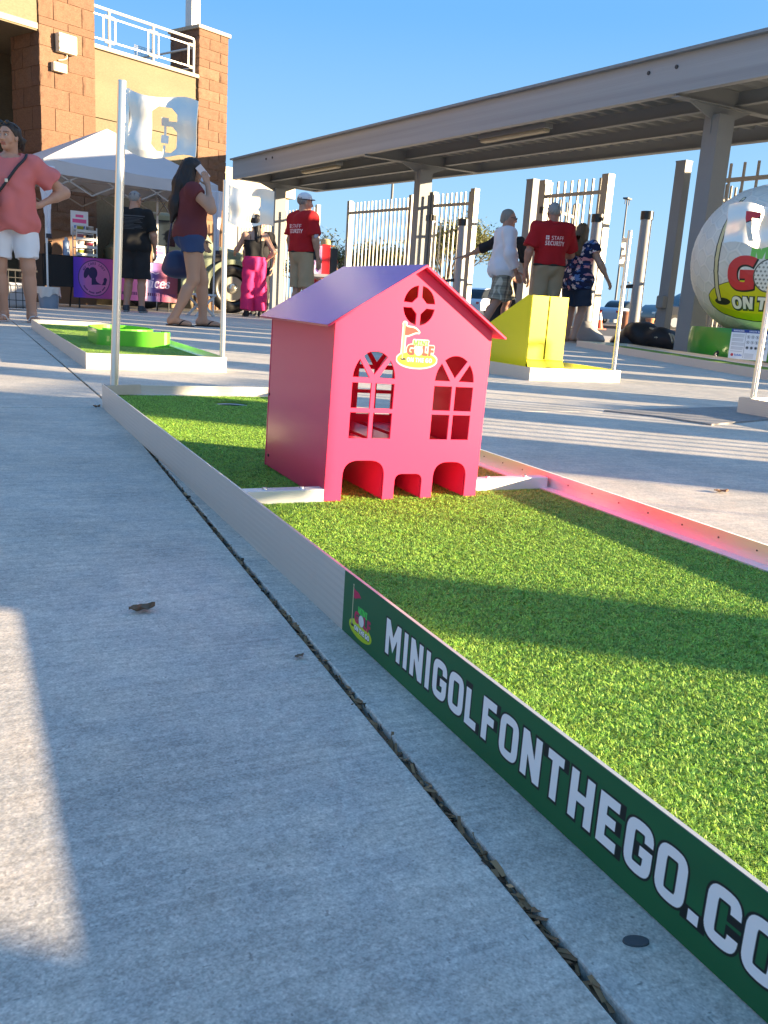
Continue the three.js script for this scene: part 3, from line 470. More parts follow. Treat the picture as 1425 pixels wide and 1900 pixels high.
// ------------------------------------------------------------------ things off to the right whose shadows cross the plaza
const S2 = (t, w) => [t * Math.cos(SUN_AZ) - w * Math.sin(SUN_AZ), t * Math.sin(SUN_AZ) + w * Math.cos(SUN_AZ)];
const vinyl = M(.35, .37, .40, { roughness: .7 });
function bannerStand(label, t, w0, w1, y0, y1) {
  const [x, z] = S2(t, (w0 + w1) / 2), W = w1 - w0, o = thing('banner_stand', label, 'banner', [x, 0, z], Math.PI / 2 - SUN_AZ, 'banner stands outside the view at right');
  part(o, 'panel', rbox(W, y1 - y0, .03, 0, (y0 + y1) / 2, 0, .01), vinyl);
  for (const s of [-1, 1]) { const q = y0 > .3 ? .007 : .03; part(o, 'post', box(q, y1, q, s * (W / 2 - .02), y1 / 2, -.032), fenceSteel); part(o, 'foot', box(y0 > .3 ? .012 : .05, .02, .5, s * (W / 2 - .02), .01, 0), fenceSteel); }
}
[[3.2, -.392, 1.35, .02, 2.2, 'widest'], [3.2, -1.045, -.853, .02, 2.2, 'narrowest'], [4, -2.65, -2.13, .02, 1.6, 'second'], [5, -3.43, -3.13, .02, 2.1, 'third'], [5.2, -4.71, -4.24, .02, 2.0, 'fourth'], [7.4, -4.02, -3.80, .02, 1.25, 'low'], [7, -6.4, -5.82, .02, 2.1, 'fifth'], [7.2, -7.6, -6.7, .02, 2.95, 'sixth'], [6.6, -8.45, -7.75, .02, 2.1, 'seventh'], [6.4, -9.5, -8.68, .02, 2.95, 'eighth']]
  .forEach(([t, a, b, y0, y1, l]) => bannerStand('grey vinyl banner stand outside the view, ' + l + ' from the camera', t, a, b, y0, y1));
bannerStand('raised grey sign on two posts outside the view nearest the course', 3.2, -1.38, -1.04, .665, 1.2);
bannerStand('raised grey sign on two posts outside the view beside the second banner', 4, -2.13, -1.84, .945, 1.45);
function barricade(label, t, w0, w1) {
  const [x, z] = S2(t, (w0 + w1) / 2), W = w1 - w0, o = thing('crowd_barrier', label, 'barrier', [x, 0, z], Math.PI / 2 - SUN_AZ, 'crowd barriers outside the view at right');
  part(o, 'frame', [cyl([-W / 2, 1.08, 0], [W / 2, 1.08, 0], .018), cyl([-W / 2, .18, 0], [W / 2, .18, 0], .018), cyl([-W / 2, 0, 0], [-W / 2, 1.08, 0], .018), cyl([W / 2, 0, 0], [W / 2, 1.08, 0], .018)], fenceSteel);
  const n = Math.round(W / .105); for (let i = 1; i < n; i++) part(o, 'bar', cyl([-W / 2 + W * i / n, .18, 0], [-W / 2 + W * i / n, 1.08, 0], .011, .011, 8), fenceSteel);
}
barricade('steel crowd barrier outside the view nearest the pink house', 4.6, -3.12, -2.64);
barricade('steel crowd barrier outside the view behind the first one', 5, -3.8, -3.42);
barricade('steel crowd barrier outside the view farthest along the row', 5, -5.6, -4.7);

{ // ticket booth past the right edge, in the sun's path to the gates
  const [x, z] = S2(5.2, -12.2), t = thing('ticket_booth', 'grey ticket booth outside the view at right between sun and gates', 'booth', [x, 0, z], Math.PI / 2 - SUN_AZ);
  part(t, 'wall', [box(1.7, 1.1, 1.2, 0, .55, 0), box(1.7, .5, 1.2, 0, 2.45, 0), box(.5, 1.1, 1.2, -.6, 1.65, 0), box(.5, 1.1, 1.2, .6, 1.65, 0)], M(.36, .37, .38)); part(t, 'window', box(.7, 1.1, .04, 0, 1.65, .1), M(.03, .035, .04, { roughness: .1 })); part(t, 'back_panel', box(.7, 1.1, .05, 0, 1.65, -.5), M(.3, .3, .3)); part(t, 'roof', rbox(2.0, .14, 1.5, 0, 2.78, 0, .03), canopyGrey); part(t, 'counter', rbox(.9, .05, .35, 0, 1.1, .7, .01), canopyGrey);
}

// ------------------------------------------------------------------ the other holes
const courses = {
  three: course('short green turf course with lime spiral behind the left end of the long course', .495, -4.16, 3.45),
  yellow: course('turf course with yellow ramp behind the right side of the pink house', 2.855, -4.15, 3.2),
  seven: course('course cut by the right edge of the view with flag seven at its corner', 3.02, .2, 3.0, 0, { corner: [.002, -2.998, 1, -1] }),
};
turf(courses.three, .026, .606, -.03, -3.42, TY - .001, z => (z > -1.5 ? .0095 : .013), tuftFar);
turf(courses.yellow, .026, .606, -.03, -1.6, TY - .001, .014, tuftFar, (x, z) => x > .2 && x < .6 && z < -.35);
turf(courses.seven, .026, .606, -1.4, -2.97, TY - .001, .014, tuftFar);
{
  const t = course('long course in front of the inflatable golf ball running towards the gates', 5.15, -4.55, 4.95, -.342, {});
  t.rotation.y = .0; t.position.set(5.15, 0, -4.3); t.rotation.y = -.342; courses.ball = t;
  turf(t, .026, .606, -.05, -4.9, TY - .001, .022, tuftFar);
}
{ // lime spiral wall
  const t = thing('spiral_obstacle', 'bright lime green curved wall curling into a spiral on the turf', 'golf obstacle', [.885, .041, -5.55], 0);
  const pts = []; const A = (cx, cz, rx, rz, a0, a1, n) => { for (let i = 0; i <= n; i++) { const a = a0 + (a1 - a0) * i / n; pts.push([cx + rx * Math.cos(a), cz + rz * Math.sin(a)]); } };
  A(.16, .28, .042, .07, -1.3, 1.57, 8); A(-.06, .28, .14, .07, 1.6, 3.3, 12); A(0, -.06, .20, .34, 3.25, 4.9, 14); A(.03, -.12, .14, .28, 4.95, 6.6, 14); A(-.01, -.02, .18, .16, .5, 2.4, 10);
  const sh = [], th = .004; const nrm = pts.map((p, i) => { const a = pts[Math.max(0, i - 1)], b = pts[Math.min(pts.length - 1, i + 1)], dx = b[0] - a[0], dz = b[1] - a[1], l = Math.hypot(dx, dz) || 1; return [-dz / l, dx / l]; });
  pts.forEach((p, i) => sh.push([p[0] + nrm[i][0] * th, -(p[1] + nrm[i][1] * th)])); for (let i = pts.length - 1; i >= 0; i--) sh.push([pts[i][0] - nrm[i][0] * th, -(pts[i][1] - nrm[i][1] * th)]);
  const lime = MP(.10, .48, .02, { roughness: .4, clearcoat: .4, side: THREE.DoubleSide });
  part(t, 'spiral_wall', extr(shapeOf(sh), .085, .0006).rotateX(-Math.PI / 2), lime);
}
{ // yellow ramp
  const t = thing('ramp_obstacle', 'bright yellow metal wedge ramp with a grooved front on the turf', 'golf obstacle', [3.2435, .041, -4.575], 0);
  const ye = MP(.86, .74, .010, { roughness: .34, clearcoat: .4, clearcoatRoughness: .2 }), w = .134, h = .432, b = -.88;
  for (const s of [-1, 1]) part(t, 'side_plate', extr(shapeOf([[0, 0], [0, h], [-.045, h], [b, .06], [b, 0]]), .003).rotateY(-Math.PI / 2).translate(s * w + .0015, 0, 0), ye);
  part(t, 'ramp_plate', [beam([0, h - .002, -.045], [0, .06, b], 2 * w - .004, .003), box(2 * w - .004, .003, .045, 0, h - .0016, -.0225)], ye);
  for (const [x0, x1] of [[-w + .002, -.012], [-.002, w - .002]]) part(t, 'front_plate', rbox(x1 - x0, h - .05, .004, (x0 + x1) / 2, .05 + (h - .05) / 2, .001, .001), ye);
  part(t, 'front_plate', box(.012, h - .05, .003, -.007, .05 + (h - .05) / 2, -.012), ye); part(t, 'lip', [beam([0, .05, .001], [0, .006, .022], 2 * w, .003), box(2 * w, .004, .014, 0, .052, .006)], ye);
  const tex = canvasTex(256, 256, c => logo(c, 256, { halo: true })); part(t, 'logo_sticker', new THREE.PlaneGeometry(.16, .16).rotateY(-Math.PI / 2).translate(-w - .0022, .12, -.60), M(1, 1, 1, { map: tex, alphaTest: .5, roughness: .4, side: THREE.DoubleSide }), 'round logo sticker low on the yellow side plate');
}
// ------------------------------------------------------------------ flags: polished plates with a stencilled number
const digits = {
  6: [[[.36, .94], [.64, .94], [.78, .82], [.78, .68], [.58, .68], [.58, .74], [.42, .74], [.42, .58], [.66, .58], [.78, .48], [.78, .16], [.66, .06], [.34, .06], [.22, .18], [.22, .82]], [[.42, .40], [.58, .40], [.58, .24], [.42, .24]]],
  3: [[[.25, .92], [.75, .92], [.78, .86], [.78, .60], [.70, .51], [.78, .42], [.78, .14], [.70, .07], [.30, .07], [.22, .14], [.22, .32], [.42, .32], [.42, .24], [.58, .24], [.58, .42], [.40, .42], [.40, .58], [.58, .58], [.58, .75], [.42, .75], [.42, .68], [.22, .68], [.22, .86]]],
  5: [[[.24, .92], [.78, .92], [.78, .74], [.42, .74], [.42, .60], [.70, .60], [.78, .52], [.78, .15], [.70, .07], [.30, .07], [.22, .15], [.22, .32], [.42, .32], [.42, .24], [.58, .24], [.58, .44], [.24, .44]]],
  7: [[[.20, .92], [.80, .92], [.80, .72], [.58, .07], [.36, .07], [.58, .73], [.20, .73]]],
};
const flagMetal = M(.80, .77, .70, { metalness: .55, roughness: .38, side: THREE.DoubleSide });
const poleMetal = M(.80, .77, .70, { metalness: .85, roughness: .3 });
const tess = new TessellateModifier(.022, 7);
function golfFlag(n, label, x, z, H, turn, lean = [0, 0]) {
  const t = thing('golf_flag', label, 'golf flag', [x, RH - .004, z], turn, 'numbered metal flags'); const h = H - RH;
  part(t, 'pole', [new THREE.CylinderGeometry(.0125, .0125, h, 20).translate(0, h / 2, 0), new THREE.CylinderGeometry(.0118, .0125, .003, 20).translate(0, h + .0015, 0)], poleMetal);
  const W = .205, T = h - .012, s = shapeOf((() => { const p = []; for (let i = 0; i <= 10; i++) { const u = i / 10; p.push([.016 + W * u, T - .004 - .020 * u - .012 * Math.sin(u * 6.0) * .9]); } for (let i = 10; i >= 0; i--) { const u = i / 10; p.push([.016 + W * u, T - .165 - .020 * u - .016 * Math.sin(u * 5.2 + .2)]); } return p; })());
  const cx = .062, cw = .122, cy = T - .162, ch = .138, P = ([u, v]) => [cx + u * cw, cy + v * ch - .010];
  const g = digits[n]; s.holes.push(new THREE.Path(g[0].map(q => new THREE.Vector2(...P(q)))));
  const geos = [extr(s, .0022)];
  if (g[1]) { geos.push(extr(shapeOf(g[1].map(P)), .0022)); geos.push(box(.006, .03, .0022, cx + .5 * cw, cy + .16 * ch - .02, .0011), box(.006, .05, .0022, cx + .5 * cw, cy + .48 * ch - .005, .0011)); }
  let fg = tess.modify(merge(geos)); const p = fg.attributes.position;
  for (let i = 0; i < p.count; i++) { const X = p.getX(i) - .016, u = X / W; p.setZ(i, p.getZ(i) + .018 * Math.sin(u * 6.6 + .6) * Math.min(1, u * 3) + .004 * Math.sin(p.getY(i) * 55 + u * 3)); }
  fg = toCreasedNormals(mergeVertices(fg, 1e-5), .7); part(t, 'flag_plate', fg, flagMetal, 'polished flag plate with a cut out number ' + n);
  for (let i = 0; i < 6; i++) part(t, 'rivet', new THREE.CylinderGeometry(.0028, .0028, .003, 8).rotateX(Math.PI / 2).translate(.021, T - .012 - i * .029, .006), poleMetal);
  part(t, 'clip_strip', box(.012, .165, .003, .017, T - .087, .0035), poleMetal);
  t.rotation.order = 'YXZ'; t.rotation.z = lean[0];
  return t;
}
golfFlag(6, 'nearest tall metal flag with cut out six at the left course corner', .415, -2.815, .94, -.44, [-.034]);
golfFlag(3, 'metal flag with cut out three on the lime spiral course corner', 1.115, -4.18, .87, -.35);
golfFlag(5, 'metal flag seen edge on at the corner of the yellow ramp course', 3.46, -4.18, .86, 1.02);
golfFlag(7, 'metal flag with cut out seven in front of the inflatable golf ball', 3.075, -2.78, .89, 2.75);
// ------------------------------------------------------------------ inflatable golf ball on its green base
{
  const C = D3(7.78, 1.05, -7.12), R = .78, t = thing('inflatable_ball', 'huge inflatable golf ball on a green base with printed logo', 'inflatable', [C[0], 0, C[2]], Math.atan2(-C[0], -C[2]));
  function fib(n) { const a = []; for (let i = 0; i < n; i++) { const y = 1 - 2 * (i + .5) / n, r = Math.sqrt(1 - y * y), p = i * 2.399963; a.push([r * Math.cos(p), y, r * Math.sin(p)]); } return a; }
  const F = fib(330), g = new THREE.SphereGeometry(R, 220, 150), p = g.attributes.position, v = V(0, 0, 0);
  const bins = new Map(); F.forEach(f => { for (let a = -1; a <= 1; a++) for (let b = -1; b <= 1; b++) for (let c = -1; c <= 1; c++) { const k = (Math.floor(f[0] * 5) + a) + '|' + (Math.floor(f[1] * 5) + b) + '|' + (Math.floor(f[2] * 5) + c); if (!bins.has(k)) bins.set(k, []); bins.get(k).push(f); } });
  const cell = (x, y, z) => { let d1 = 9, d2 = 9, id = 0; for (const f of bins.get(Math.floor(x * 5) + '|' + Math.floor(y * 5) + '|' + Math.floor(z * 5)) || F) { const d = (x - f[0]) ** 2 + (y - f[1]) ** 2 + (z - f[2]) ** 2; if (d < d1) { d2 = d1; d1 = d; } else if (d < d2) d2 = d; } return [Math.sqrt(d1), Math.sqrt(d2)]; };
  for (let i = 0; i < p.count; i++) { v.fromBufferAttribute(p, i).normalize(); const [a, b] = cell(v.x, v.y, v.z), e = Math.min(1, (b - a) / .05); v.multiplyScalar(R + .003 * (1 - e) - .002 * e); p.setXYZ(i, v.x, v.y, v.z); }
  g.computeVertexNormals();
  const TW = 2048, TH = 1024, tex = canvasTex(TW, TH, (c, w, h) => {
    const im = c.createImageData(w, h);
    for (let j = 0; j < h; j++) for (let i = 0; i < w; i++) { const th = (j + .5) / h * Math.PI, ph = (i + .5) / w * 2 * Math.PI, x = -Math.cos(ph) * Math.sin(th), y = Math.cos(th), z = Math.sin(ph) * Math.sin(th), [a, b] = cell(x, y, z), e = b - a; let k = e < .022 ? 234 : e < .06 ? 220 : 227; k += (pnoise(NB, 64, i * .02, j * .02) - .5) * 14; const o = (j * w + i) * 4; im.data[o] = k; im.data[o + 1] = k * .985; im.data[o + 2] = k * .95; im.data[o + 3] = 255; }
    c.putImageData(im, 0, 0);
    const cx = w * .252, cy = h * .5, sw = w * .31; c.save(); c.translate(cx - sw / 2, cy - sw * .49); logo(c, sw, { red: '#d83a3c', mini: '#7fcf5e', dark: true, line: '#1c1c14', green: '#dcd90f' }); c.restore();
  });
  part(t, 'ball', g.translate(0, C[1], 0), M(.95, .91, .84, { map: tex, roughness: .5 }));
  const gr = MP(.042, .28, .022, { roughness: .34, clearcoat: .25 });
  const ring = []; for (let i = 0; i <= 22; i++) { const a = Math.PI * 2 * i / 22; ring.push(a); }
  const bg = new THREE.CylinderGeometry(.66, .66, .31, 64, 12), bp = bg.attributes.position;
  for (let i = 0; i < bp.count; i++) { const x = bp.getX(i), y = bp.getY(i), z = bp.getZ(i), r = Math.hypot(x, z), a = Math.atan2(z, x); if (r > .1) { const k = (Math.sqrt(Math.max(0, 1 - (y / .19) ** 2)) * .07 - .02) + .009 * Math.sin(a * 26 + Math.sin(y * 14) * 1.5); bp.setX(i, x * (1 + k)); bp.setZ(i, z * (1 + k)); } } bg.computeVertexNormals();
  part(t, 'base', bg.translate(0, .185, 0), gr); part(t, 'ground_sheet', new THREE.CylinderGeometry(.70, .72, .03, 48).translate(0, .016, 0), M(.012, .013, .014, { roughness: .6 }));
  part(t, 'seam_band', [new THREE.TorusGeometry(.655, .008, 6, 64).rotateX(Math.PI / 2).translate(0, .33, 0)], M(.02, .02, .02));
  const ltex = canvasTex(512, 400, (c, w, h) => {
    c.fillStyle = '#e9eaee'; c.fillRect(0, 0, w, h); c.fillStyle = '#1d3f8f'; c.fillRect(0, 0, w, 44); c.fillStyle = '#f4f4f6'; c.font = 'bold 30px sans-serif'; c.fillText('WARNING', 26, 33); c.fillText('SAFETY RULES', 236, 33);
    c.strokeStyle = '#44464d'; c.lineWidth = 3; c.beginPath(); c.moveTo(200, 44); c.lineTo(200, 380); c.stroke();
    c.fillStyle = '#9a9ca6'; for (let y = 70; y < 300; y += 14) if (y % 56 > 12) c.fillRect(20, y, 150 + (y * 7 % 25), 5); for (let y = 318; y < 380; y += 12) c.fillRect(215, y, 120 + (y * 5 % 30), 4);
    for (let j = 0; j < 3; j++) for (let i = 0; i < 5; i++) { const x = 238 + i * 56, y = 96 + j * 72; c.beginPath(); c.arc(x, y, 20, 0, 7); c.strokeStyle = '#5a5d68'; c.lineWidth = 3; c.stroke(); c.fillStyle = '#3c3e46'; c.beginPath(); c.arc(x + 2, y - 8, 5, 0, 7); c.fill(); c.fillRect(x - 4, y - 4, 9, 16); if (j === 2) { c.fillStyle = '#1b1c20'; c.beginPath(); c.arc(x, y, 15, 0, 7); c.fill(); } c.beginPath(); c.moveTo(x - 14, y - 14); c.lineTo(x + 14, y + 14); c.stroke(); }
    c.fillStyle = '#c53344'; c.beginPath(); c.arc(50, 345, 20, 0, 7); c.fill(); c.fillStyle = '#3a63b8'; for (let i = 0; i < 6; i++) c.fillRect(84 + i * 17, 330 + (i % 2) * 8, 11, 26 - (i % 2) * 8);
  });
  const lg = new THREE.CylinderGeometry(.718, .718, .30, 24, 1, true, .02 - .36, .52); part(t, 'warning_label', lg.translate(0, .19, 0), M(1, 1, 1, { map: ltex, roughness: .5, side: THREE.DoubleSide }), 'white warning and safety label with pictograms');
  const s = thing('strap', 'black tie down strap curled on the ground left of the green base', 'strap', [C[0] - .62, .012, C[2] + .12], .6);
  part(s, 'webbing', tube([[.3, .06, -.02], [.15, .03, 0], [0, .012, .01], [-.12, .03, 0], [-.2, .09, .02], [-.28, .05, .0], [-.22, .0, .03], [-.12, .02, .05]], .012, 6, 40), M(.02, .02, .02)); part(s, 'ring', new THREE.TorusGeometry(.035, .007, 8, 20).rotateY(.4).translate(-.22, .045, 0), M(.5, .5, .5, { metalness: 1, roughness: .3 }));
}
function D3(a, b, c) { return [a, b, c]; }
// ------------------------------------------------------------------ walk through detector pillars with black caps
const tubeGrey = M(.36, .355, .36, { roughness: .5 });
function pillarTube(label, x, z, H, weighted) {
  const t = thing('detector_pillar', label, 'detector pillar', [x, 0, z], 2.6, 'walk through detector pillars');
  part(t, 'shaft', new THREE.CylinderGeometry(.075, .085, H - .25, 24).translate(0, .17 + (H - .25) / 2, 0), tubeGrey);
  const cap = part(t, 'cap', new THREE.CylinderGeometry(.088, .088, .11, 24).translate(0, H - .05, 0), M(.012, .014, .016, { roughness: .35 })); part(cap, 'indicator', box(.03, .02, .02, -.03, H - .04, .082), M(.02, .3, .03, { emissive: new THREE.Color(.02, .35, .04), emissiveIntensity: .3 }));
  const base = new THREE.LatheGeometry([[.001, .0], [.30, .0], [.31, .05], [.27, .12], [.17, .19], [.11, .26], [.09, .30], [.001, .31]].map(p => new THREE.Vector2(...p)), 8, .39); part(t, 'base', base, weighted ? M(.015, .017, .02, { roughness: .5 }) : M(.30, .30, .30, { roughness: .5 }));
  part(t, 'arm', [cyl([.07, .82, 0], [.24, .80, .02], .03, .018)], M(.03, .035, .04));
  return t;
}
pillarTube('grey detector pillar in front of the narrow gate by the man in white', 7.6, -13.4, 1.8, false);
pillarTube('grey detector pillar with pale base behind the woman in the floral top', 8.25, -10.7, 1.78, false);
pillarTube('grey detector pillar on a black base beside the black bag', 8.62, -10.1, 1.82, true);
{ // black bag slumped by the pillar
  const f0 = join([ellF([0, .13, 0], [.42, .15, .22]), ellF([-.28, .18, .02], [.24, .17, .2]), ellF([.3, .09, .0], [.3, .1, .18])], .08), f = (x, y, z) => Math.max(f0(x, y, z) + .02 * Math.sin(x * 17 + y * 11) * Math.sin(z * 13 + x * 5), -y);
  const t = thing('black_bag', 'slumped black bag with pale straps beside the black pillar base', 'bag', [8.64, 0, -9.62], -1.4);
  part(t, 'bag', mesh(f, [-.75, -.02, -.4], [.75, .45, .4], .022), M(.012, .012, .014, { roughness: .6 }));
  seed = 9; for (let i = 0; i < 5; i++) { const x = rr(-.05, .45); part(t, 'strap', tube([[x - .14, .27 - x * .18, .05], [x, .25 - x * .18, .12], [x + .12, .14 - x * .12, .2]], .016, 5, 12), M(.45, .40, .28)); }
}

// ------------------------------------------------------------------ people
const sub3 = (a, b) => [a[0] - b[0], a[1] - b[1], a[2] - b[2]], add3 = (a, b) => [a[0] + b[0], a[1] + b[1], a[2] + b[2]], mul3 = (a, k) => a.map(v => v * k), dot3 = (a, b) => a[0] * b[0] + a[1] * b[1] + a[2] * b[2], len3 = a => Math.hypot(...a), norm3 = a => mul3(a, 1 / (len3(a) || 1)), cross3 = (a, b) => [a[1] * b[2] - a[2] * b[1], a[2] * b[0] - a[0] * b[2], a[0] * b[1] - a[1] * b[0]];
const clipF = (f, p, n) => { const d0 = dot3(p, n); return (x, y, z) => Math.max(f(x, y, z), x * n[0] + y * n[1] + z * n[2] - d0); };
function bounds(pts, m) { const lo = [9, 9, 9], hi = [-9, -9, -9]; for (const p of pts) for (let i = 0; i < 3; i++) { lo[i] = Math.min(lo[i], p[i] - m); hi[i] = Math.max(hi[i], p[i] + m); } return [lo, hi]; }
function tint(g, fn) { const p = g.attributes.position, c = new Float32Array(p.count * 3); for (let i = 0; i < p.count; i++) { const k = fn ? fn(p.getX(i), p.getY(i), p.getZ(i)) : 1; c.set(Array.isArray(k) ? k : [k, k, k], i * 3); } g.setAttribute('color', new THREE.BufferAttribute(c, 3)); return g; }
function handGeo(wr, dir, palm, thumbSide, k, curl, cell) {
  const d = norm3(dir); let n = norm3(sub3(palm, mul3(d, dot3(palm, d)))); const s = mul3(cross3(n, d), thumbSide), at = (a, b, c) => add3(wr, add3(mul3(d, a * k), add3(mul3(s, b * k), mul3(n, c * k))));
  const L = [], P = []; const seg = (a, b, r1, r2) => { L.push(capF(a, b, r1 * k, r2 * k)); P.push(a, b); };
  const fingers = [[.028, .088, .042, .025, .020], [.010, .092, .046, .028, .021], [-.009, .088, .043, .026, .020], [-.027, .080, .033, .020, .018]];
  const palmL = fingers.map(([b]) => capF(at(-.005, b * .62, 0), at(.082, b, 0), .0125 * k, .0115 * k));
  for (const [b, a0, l1, l2, l3] of fingers) { let p = at(a0 - .012, b, 0), ang = curl * .5; for (const [l, r1, r2] of [[l1 + .012, .0098, .009], [l2, .009, .0082], [l3, .0082, .007]]) { const q = add3(p, add3(mul3(d, Math.cos(ang) * l * k), mul3(n, Math.sin(ang) * l * k))); seg(p, q, r1, r2); p = q; ang += curl; } }
  { let p = at(.022, .026, .006); for (const [l, u, v, w, r1, r2] of [[.036, .55, .75, .35, .013, .011], [.030, .8, .45, .4 + curl * .3, .0105, .0095], [.024, .9, .2, .4 + curl * .4, .0095, .0075]]) { const e = norm3([u, v, w]), q = add3(p, add3(mul3(d, e[0] * l * k), add3(mul3(s, e[1] * l * k), mul3(n, e[2] * l * k)))); seg(p, q, r1, r2); p = q; } }
  const pf = join(palmL, .012 * k), ff = join(L, .003 * k), wf = capF(at(-.05, 0, 0), at(.005, 0, 0), .026 * k, .024 * k);
  const f = (x, y, z) => smin(smin(pf(x, y, z), ff(x, y, z), .006 * k), wf(x, y, z), .014 * k); P.push(at(-.03, 0, 0));
  const [lo, hi] = bounds(P, .02 * k); return tint(mesh(f, lo, hi, cell));
}
function headParts(o, cell) {                       // head frame: origin between the ears at eye height, face towards +z
  const w = o.female ? .95 : 1;
  const base = join([ellF([0, .034, -.012], [.075 * w, .083, .094]), ellF([0, -.035, .018], [.058 * w, .078, .070]), capF([0, -.096, .048], [0, -.099, .056], .02), capF([0, -.07, -.03], [0, -.20, -.045], .052 * w, .056 * w)], .04);
  const feat = join([capF([0, .010, .086], [0, -.036, .104], .009, .0125), capF([-.034, .024, .076], [.034, .024, .076], .0115), capF([-.013, -.038, .088], [.013, -.038, .088], .009), capF([-.036, -.022, .062], [-.044, -.045, .045], .018), capF([.036, -.022, .062], [.044, -.045, .045], .018)], .014);
  const lips = join([capF([-.019, -.066, .078], [.019, -.066, .078], .0075), capF([-.015, -.074, .077], [.015, -.074, .077], .0075)], .003);
  const ears = join([ellF([-.076 * w, -.012, -.008], [.010, .032, .020]), ellF([.076 * w, -.012, -.008], [.010, .032, .020])], .01);
  const soc = join([ellF([-.031, .002, .098], [.019, .012, .016]), ellF([.031, .002, .098], [.019, .012, .016])], .004);
  return (x, y, z) => { let d = smin(base(x, y, z), feat(x, y, z), .016); d = smin(d, ears(x, y, z), .008); d = smin(d, lips(x, y, z), .006); d = -smin(-d, soc(x, y, z), .010); return d; };
}
function person(label, pos, turn, o) {
  const t = thing('person', label, 'person', [pos[0], 0, pos[1]], turn), k = (o.H || 1.72) / 1.75, g = o.girth || 1, S = p => mul3(p, k), cell = (o.cell || .014);
  const J = { pel: [0, .96, 0], chest: [0, 1.29, 0], neck: [0, 1.47, -.015], head: [0, 1.625, .025], shL: [.178 * (o.shW || 1), 1.415, -.01], shR: [-.178 * (o.shW || 1), 1.415, -.01], elL: [.235, 1.13, -.03], elR: [-.235, 1.13, -.03], wrL: [.25, .89, .05], wrR: [-.25, .89, .05], hipL: [.088, .94, 0], hipR: [-.088, .94, 0], knL: [.095, .50, .02], knR: [-.095, .50, .02], anL: [.10, .085, -.02], anR: [-.10, .085, -.02], toL: [.12, .03, .14], toR: [-.12, .03, .14] };
  Object.assign(J, o.J || {}); for (const q in J) J[q] = S(J[q]);
  const r = v => v * k * g, belly = o.belly || 1;
  const torso = [capF(J.shL, J.shR, .068 * k, .068 * k), ellF(S([0, 1.28, .0]), [r(.158) * (o.shW || 1), .19 * k, r(.112)]), ellF(S([0, 1.10, .012 * belly]), [r(.142) * (.5 + .5 * belly), .17 * k, r(.112) * belly]), ellF(S([0, .955, -.014]), [r(.165), .135 * k, r(.125)])];
  if (o.female) torso.push(ellF(S([.07, 1.25, .085]), [r(.068), .07 * k, r(.06)]), ellF(S([-.07, 1.25, .085]), [r(.068), .07 * k, r(.06)]));
  const leg = (s) => { const h = J['hip' + s], n = J['kn' + s], a = J['an' + s], te = J['to' + s], calf = add3(lerp3(n, a, .3), mul3(norm3(sub3(a, te)), .014 * k)), heel = add3(a, [(a[0] - te[0]) * .28, -.045 * k, (a[2] - te[2]) * .28]); return [capF(h, n, r(.085) * (o.thigh || 1), r(.055)), capF(n, a, r(.052), r(.038)), capF(calf, lerp3(n, a, .55), r(.052), r(.043)), capF(a, heel, .036 * k, .032 * k), capF(lerp3(a, heel, .7), te, .036 * k, .026 * k), capF(lerp3(heel, te, .55), add3(te, [(s === 'L' ? 1 : -1) * .02 * k, -.004, 0]), .028 * k, .022 * k)]; };
  const arm = (s) => { const sh = J['sh' + s], e = J['el' + s], w = J['wr' + s]; return [capF(sh, e, r(.052), r(.040)), capF(e, lerp3(e, w, .35), r(.039), r(.039)), capF(e, w, r(.038), .026 * k)]; };
  const neck = capF(add3(J.neck, [0, -.03 * k, 0]), add3(J.head, [0, -.09 * k, -.03 * k]), .056 * k, .052 * k);
  const legs = [join(leg('L'), .03 * k), join(leg('R'), .03 * k)], arms = [join(arm('L'), .03 * k), join(arm('R'), .03 * k)], tor = join(torso, .07 * k);
  const body = (x, y, z) => { let d = tor(x, y, z); d = smin(d, smin(legs[0](x, y, z), legs[1](x, y, z), .012), .05); d = smin(d, neck(x, y, z), .04); d = smin(d, Math.min(arms[0](x, y, z), arms[1](x, y, z)), .025); return Math.max(d, -y + .004); };
  const [lo, hi] = bounds(Object.values(J), .12 * k + .1 * (g - 1)); lo[0] -= .05; hi[0] += .05; lo[2] -= .06 * g; hi[2] += .07 * g; lo[1] = -.01; const hiB = [hi[0], J.head[1] - .03 * k, hi[2]];
  for (const s of ['L', 'R']) hiB[1] = Math.max(hiB[1], J['el' + s][1] + .06, J['wr' + s][1] + .06);
  const geos = [tint(mesh(body, lo, hiB, cell))];
  // head with its own turn and nod
  const hr = new THREE.Matrix4().makeRotationFromEuler(new THREE.Euler(o.nod || 0, o.look || 0, o.tilt || 0, 'YXZ')), HM = new THREE.Matrix4().makeTranslation(...J.head).multiply(hr).multiply(new THREE.Matrix4().makeScale(k, k, k));
  const hf = headParts(o), hg = mesh(hf, [-.10, -.20, -.125], [.10, .13, .13], o.headCell || .006);
  tint(hg, (x, y, z) => { if (z > .06 && y < -.058 && y > -.083 && Math.abs(x) < .026) return o.lips || [.8, .55, .52]; if (z > .055 && y > -.008 && y < .014 && Math.abs(x) > .014 && Math.abs(x) < .05) return [.72, .66, .62]; if (z > .05 && y > .020 && y < .032 && Math.abs(x) > .012 && Math.abs(x) < .05) return [.45, .38, .34]; return [1, 1, 1]; });
  geos.push(hg.applyMatrix4(HM));
  for (const s of ['L', 'R']) { if (o['hand' + s] === null) continue; const h = o['hand' + s] || {}, sg = s === 'L' ? 1 : -1, w = J['wr' + s], dir = h.dir || norm3(sub3(w, J['el' + s])); geos.push(handGeo(w, dir, h.palm || [-sg, 0, .25], h.thumb || sg, k * (o.female ? .95 : 1.05), h.curl === undefined ? .45 : h.curl, o.handCell || .006)); }
